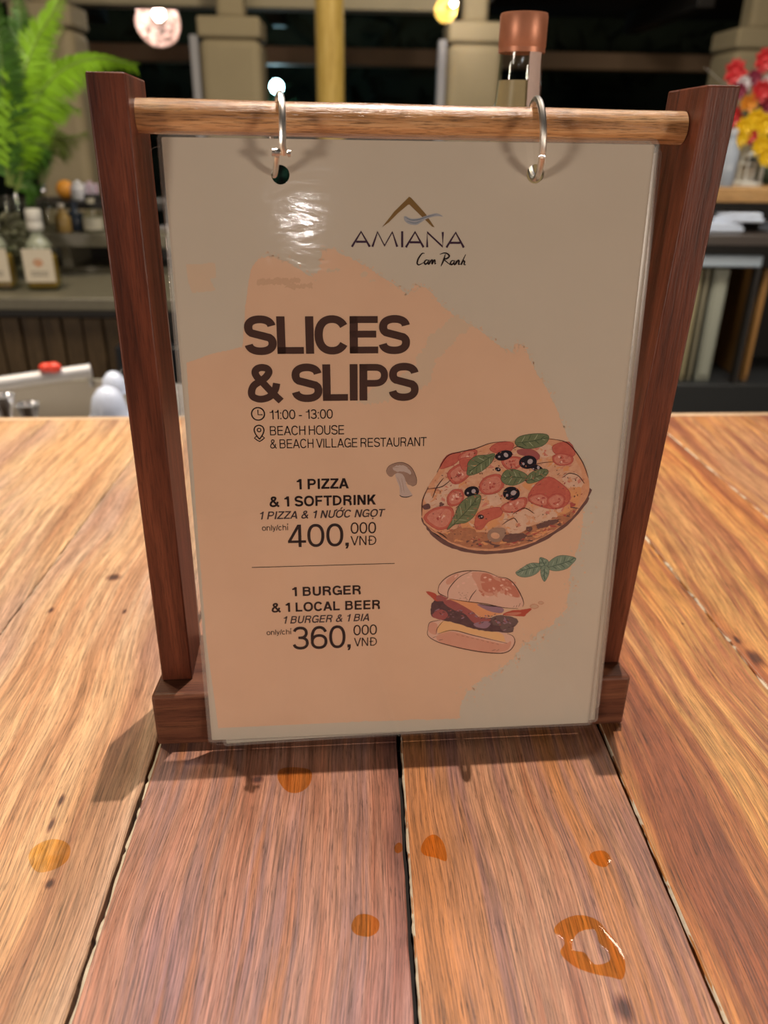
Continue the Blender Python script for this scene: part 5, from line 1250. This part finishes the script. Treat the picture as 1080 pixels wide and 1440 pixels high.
# yellow post
px0, px1 = at(444, 70, 3.0).x, at(484, 70, 3.0).x
yp = empty('yellow_post', ((px0+px1)/2, 3.0, -1.05), label='yellow wooden post rising behind the crossbar, left of centre', cat='post')
bm = bmesh.new(); tube(bm, [(0, 0, .04), (0, 0, .9), (0, 0, 1.8), (0, 0, 2.6)], (px1-px0)/2, 24)
build('shaft', bm, wood('yellow_wood', (0.36, 0.23, 0.045), (0.50, 0.34, 0.08), (0.58, 0.42, 0.14), 'z', .8, .5, 0, .15), yp)
bm = bmesh.new(); lathe(bm, [(.09, 0), (.09, .03), (.075, .04), (0, .04)], 24); build('base_plate', bm, M['dark'], yp)
# pendant lamps
def emis(name, col, s):
    k = NT(name); k.b.inputs['Emission Color'].default_value = (*col, 1); k.b.inputs['Emission Strength'].default_value = s; k.b.inputs['Base Color'].default_value = (.8, .8, .8, 1); return k.m
M['bulb'] = emis('bulb_glow', (1, .93, .82), 40); M['bulbg'] = emis('garden_bulb', (.45, .85, 1), 30)
M['rattan'] = simple('rattan', (0.62, 0.48, 0.44), 0.6); M['rattan2'] = simple('rattan_gold', (0.62, 0.46, 0.10), 0.6)
def pendant(px, py, Y, r, bulb_px, mat, label):
    c = at(px, py, Y); bl = at(bulb_px[0], bulb_px[1], Y) - c
    o = empty('pendant_lamp', c, label=label, cat='lamp', group='woven pendant lamps')
    bm = bmesh.new()
    for i in range(46):
        ax_ = Vector((random.gauss(0, 1), random.gauss(0, 1), random.gauss(0, 1))).normalized(); u = ax_.orthogonal().normalized(); v = ax_.cross(u)
        off = random.uniform(-.75, .75); rr_ = math.sqrt(1-off*off)*r*random.uniform(.97, 1.03)
        pts = [ax_*off*r + (u*math.cos(2*PI*t/22) + v*math.sin(2*PI*t/22))*rr_ for t in range(23)]
        tube(bm, pts, r*.018, 5, cap=False)
    build('woven_shade', bm, mat, o)
    bm = bmesh.new(); sphere(bm, bl, r*.28, 16, 10); build('bulb', bm, M['bulb'], o)
    bm = bmesh.new(); tube(bm, [Vector((0, 0, r)), Vector((0, 0, 1.24-c.z if Y > 5.3 else r+.5))], .006, 6); build('cord', bm, M['dark'], o)
    l_ = bpy.data.lights.new('pendant_glow', 'POINT'); l_.energy = 9; l_.color = (1, .88, .78); l_.shadow_soft_size = .03
    lo = bpy.data.objects.new('pendant_glow', l_); COL.objects.link(lo); lo.parent = o; lo.location = bl + Vector((0, -r*.32, 0))
pendant(222, 32, 6.0, .145, (223, 20), M['rattan'], 'round woven lamp with a bright bulb between the two left columns')
pendant(627, 14, 4.7, .06, (638, 5), M['rattan2'], 'small golden lamp with a bright bulb at the top, before the middle column')
# night garden
M['hedge'] = simple('hedge_dark', (0.012, 0.02, 0.010), 0.9, var=.5, scale=5); M['bush'] = simple('bush_green', (0.03, 0.09, 0.035), 0.7, var=.4, scale=12)
bm = bmesh.new()
for i in range(900):
    c_ = Vector((random.uniform(-5, 5), random.uniform(9.0, 9.4), random.uniform(-1.0, 2.0))); d = Vector((random.uniform(-1, 1), random.uniform(-1, .2), random.uniform(-1, 1))).normalized(); w = d.orthogonal().normalized()*.08
    bm.faces.new([bm.verts.new(c_-w), bm.verts.new(c_+d*.25-w*.3), bm.verts.new(c_+d*.3+w*.3), bm.verts.new(c_+w)])
box(bm, -5.5, 5.5, 9.2, 9.4, -1.05, 2.0)
tag(build('hedge', bm, M['hedge'], smooth=False), 'tall dark hedge in the night garden behind the columns', 'hedge', kind='stuff')
c = at(389, 122, 8.0)
gl_ = empty('garden_lamp', (c.x, 8.0, -1.05), label='bright bluish white garden lamp glowing above the left ring', cat='lamp')
bm = bmesh.new(); sphere(bm, (0, 0, c.z+1.05), .058, 16, 10); build('globe', bm, M['bulbg'], gl_)
bm = bmesh.new(); tube(bm, [(0, .0, 0), (0, .0, c.z+1.0)], .02, 8); build('pole', bm, M['dark'], gl_)
l_ = bpy.data.lights.new('garden_glow', 'POINT'); l_.energy = 6; l_.color = (.6, .9, 1); l_.shadow_soft_size = .05
lo = bpy.data.objects.new('garden_glow', l_); COL.objects.link(lo); lo.parent = gl_; lo.location = (0, -.12, c.z+1.05)
cb = at(366, 140, 8.2)
bs = empty('bush', (cb.x-.1, 8.5, -1.05), label='green bush lit by the garden lamp beside the column', cat='bush')
bm = bmesh.new()
for i in range(260):
    a_ = Vector((random.uniform(-.3, .3), random.uniform(-.2, .2), random.uniform(.35, cb.z+1.05+.12))); d = Vector((random.uniform(-1, 1), random.uniform(-1, 1), random.uniform(-.2, 1))).normalized(); w = d.orthogonal().normalized()*.03
    bm.faces.new([bm.verts.new(a_), bm.verts.new(a_+d*.09-w), bm.verts.new(a_+d*.2), bm.verts.new(a_+d*.09+w)])
build('foliage', bm, M['bush'], bs, smooth=False)
bm = bmesh.new(); tube(bm, [(0, 0, 0), (.02, 0, .6), (0, 0, 1.2)], [.03, .025, .01], 8); build('trunk', bm, M['dark'], bs)
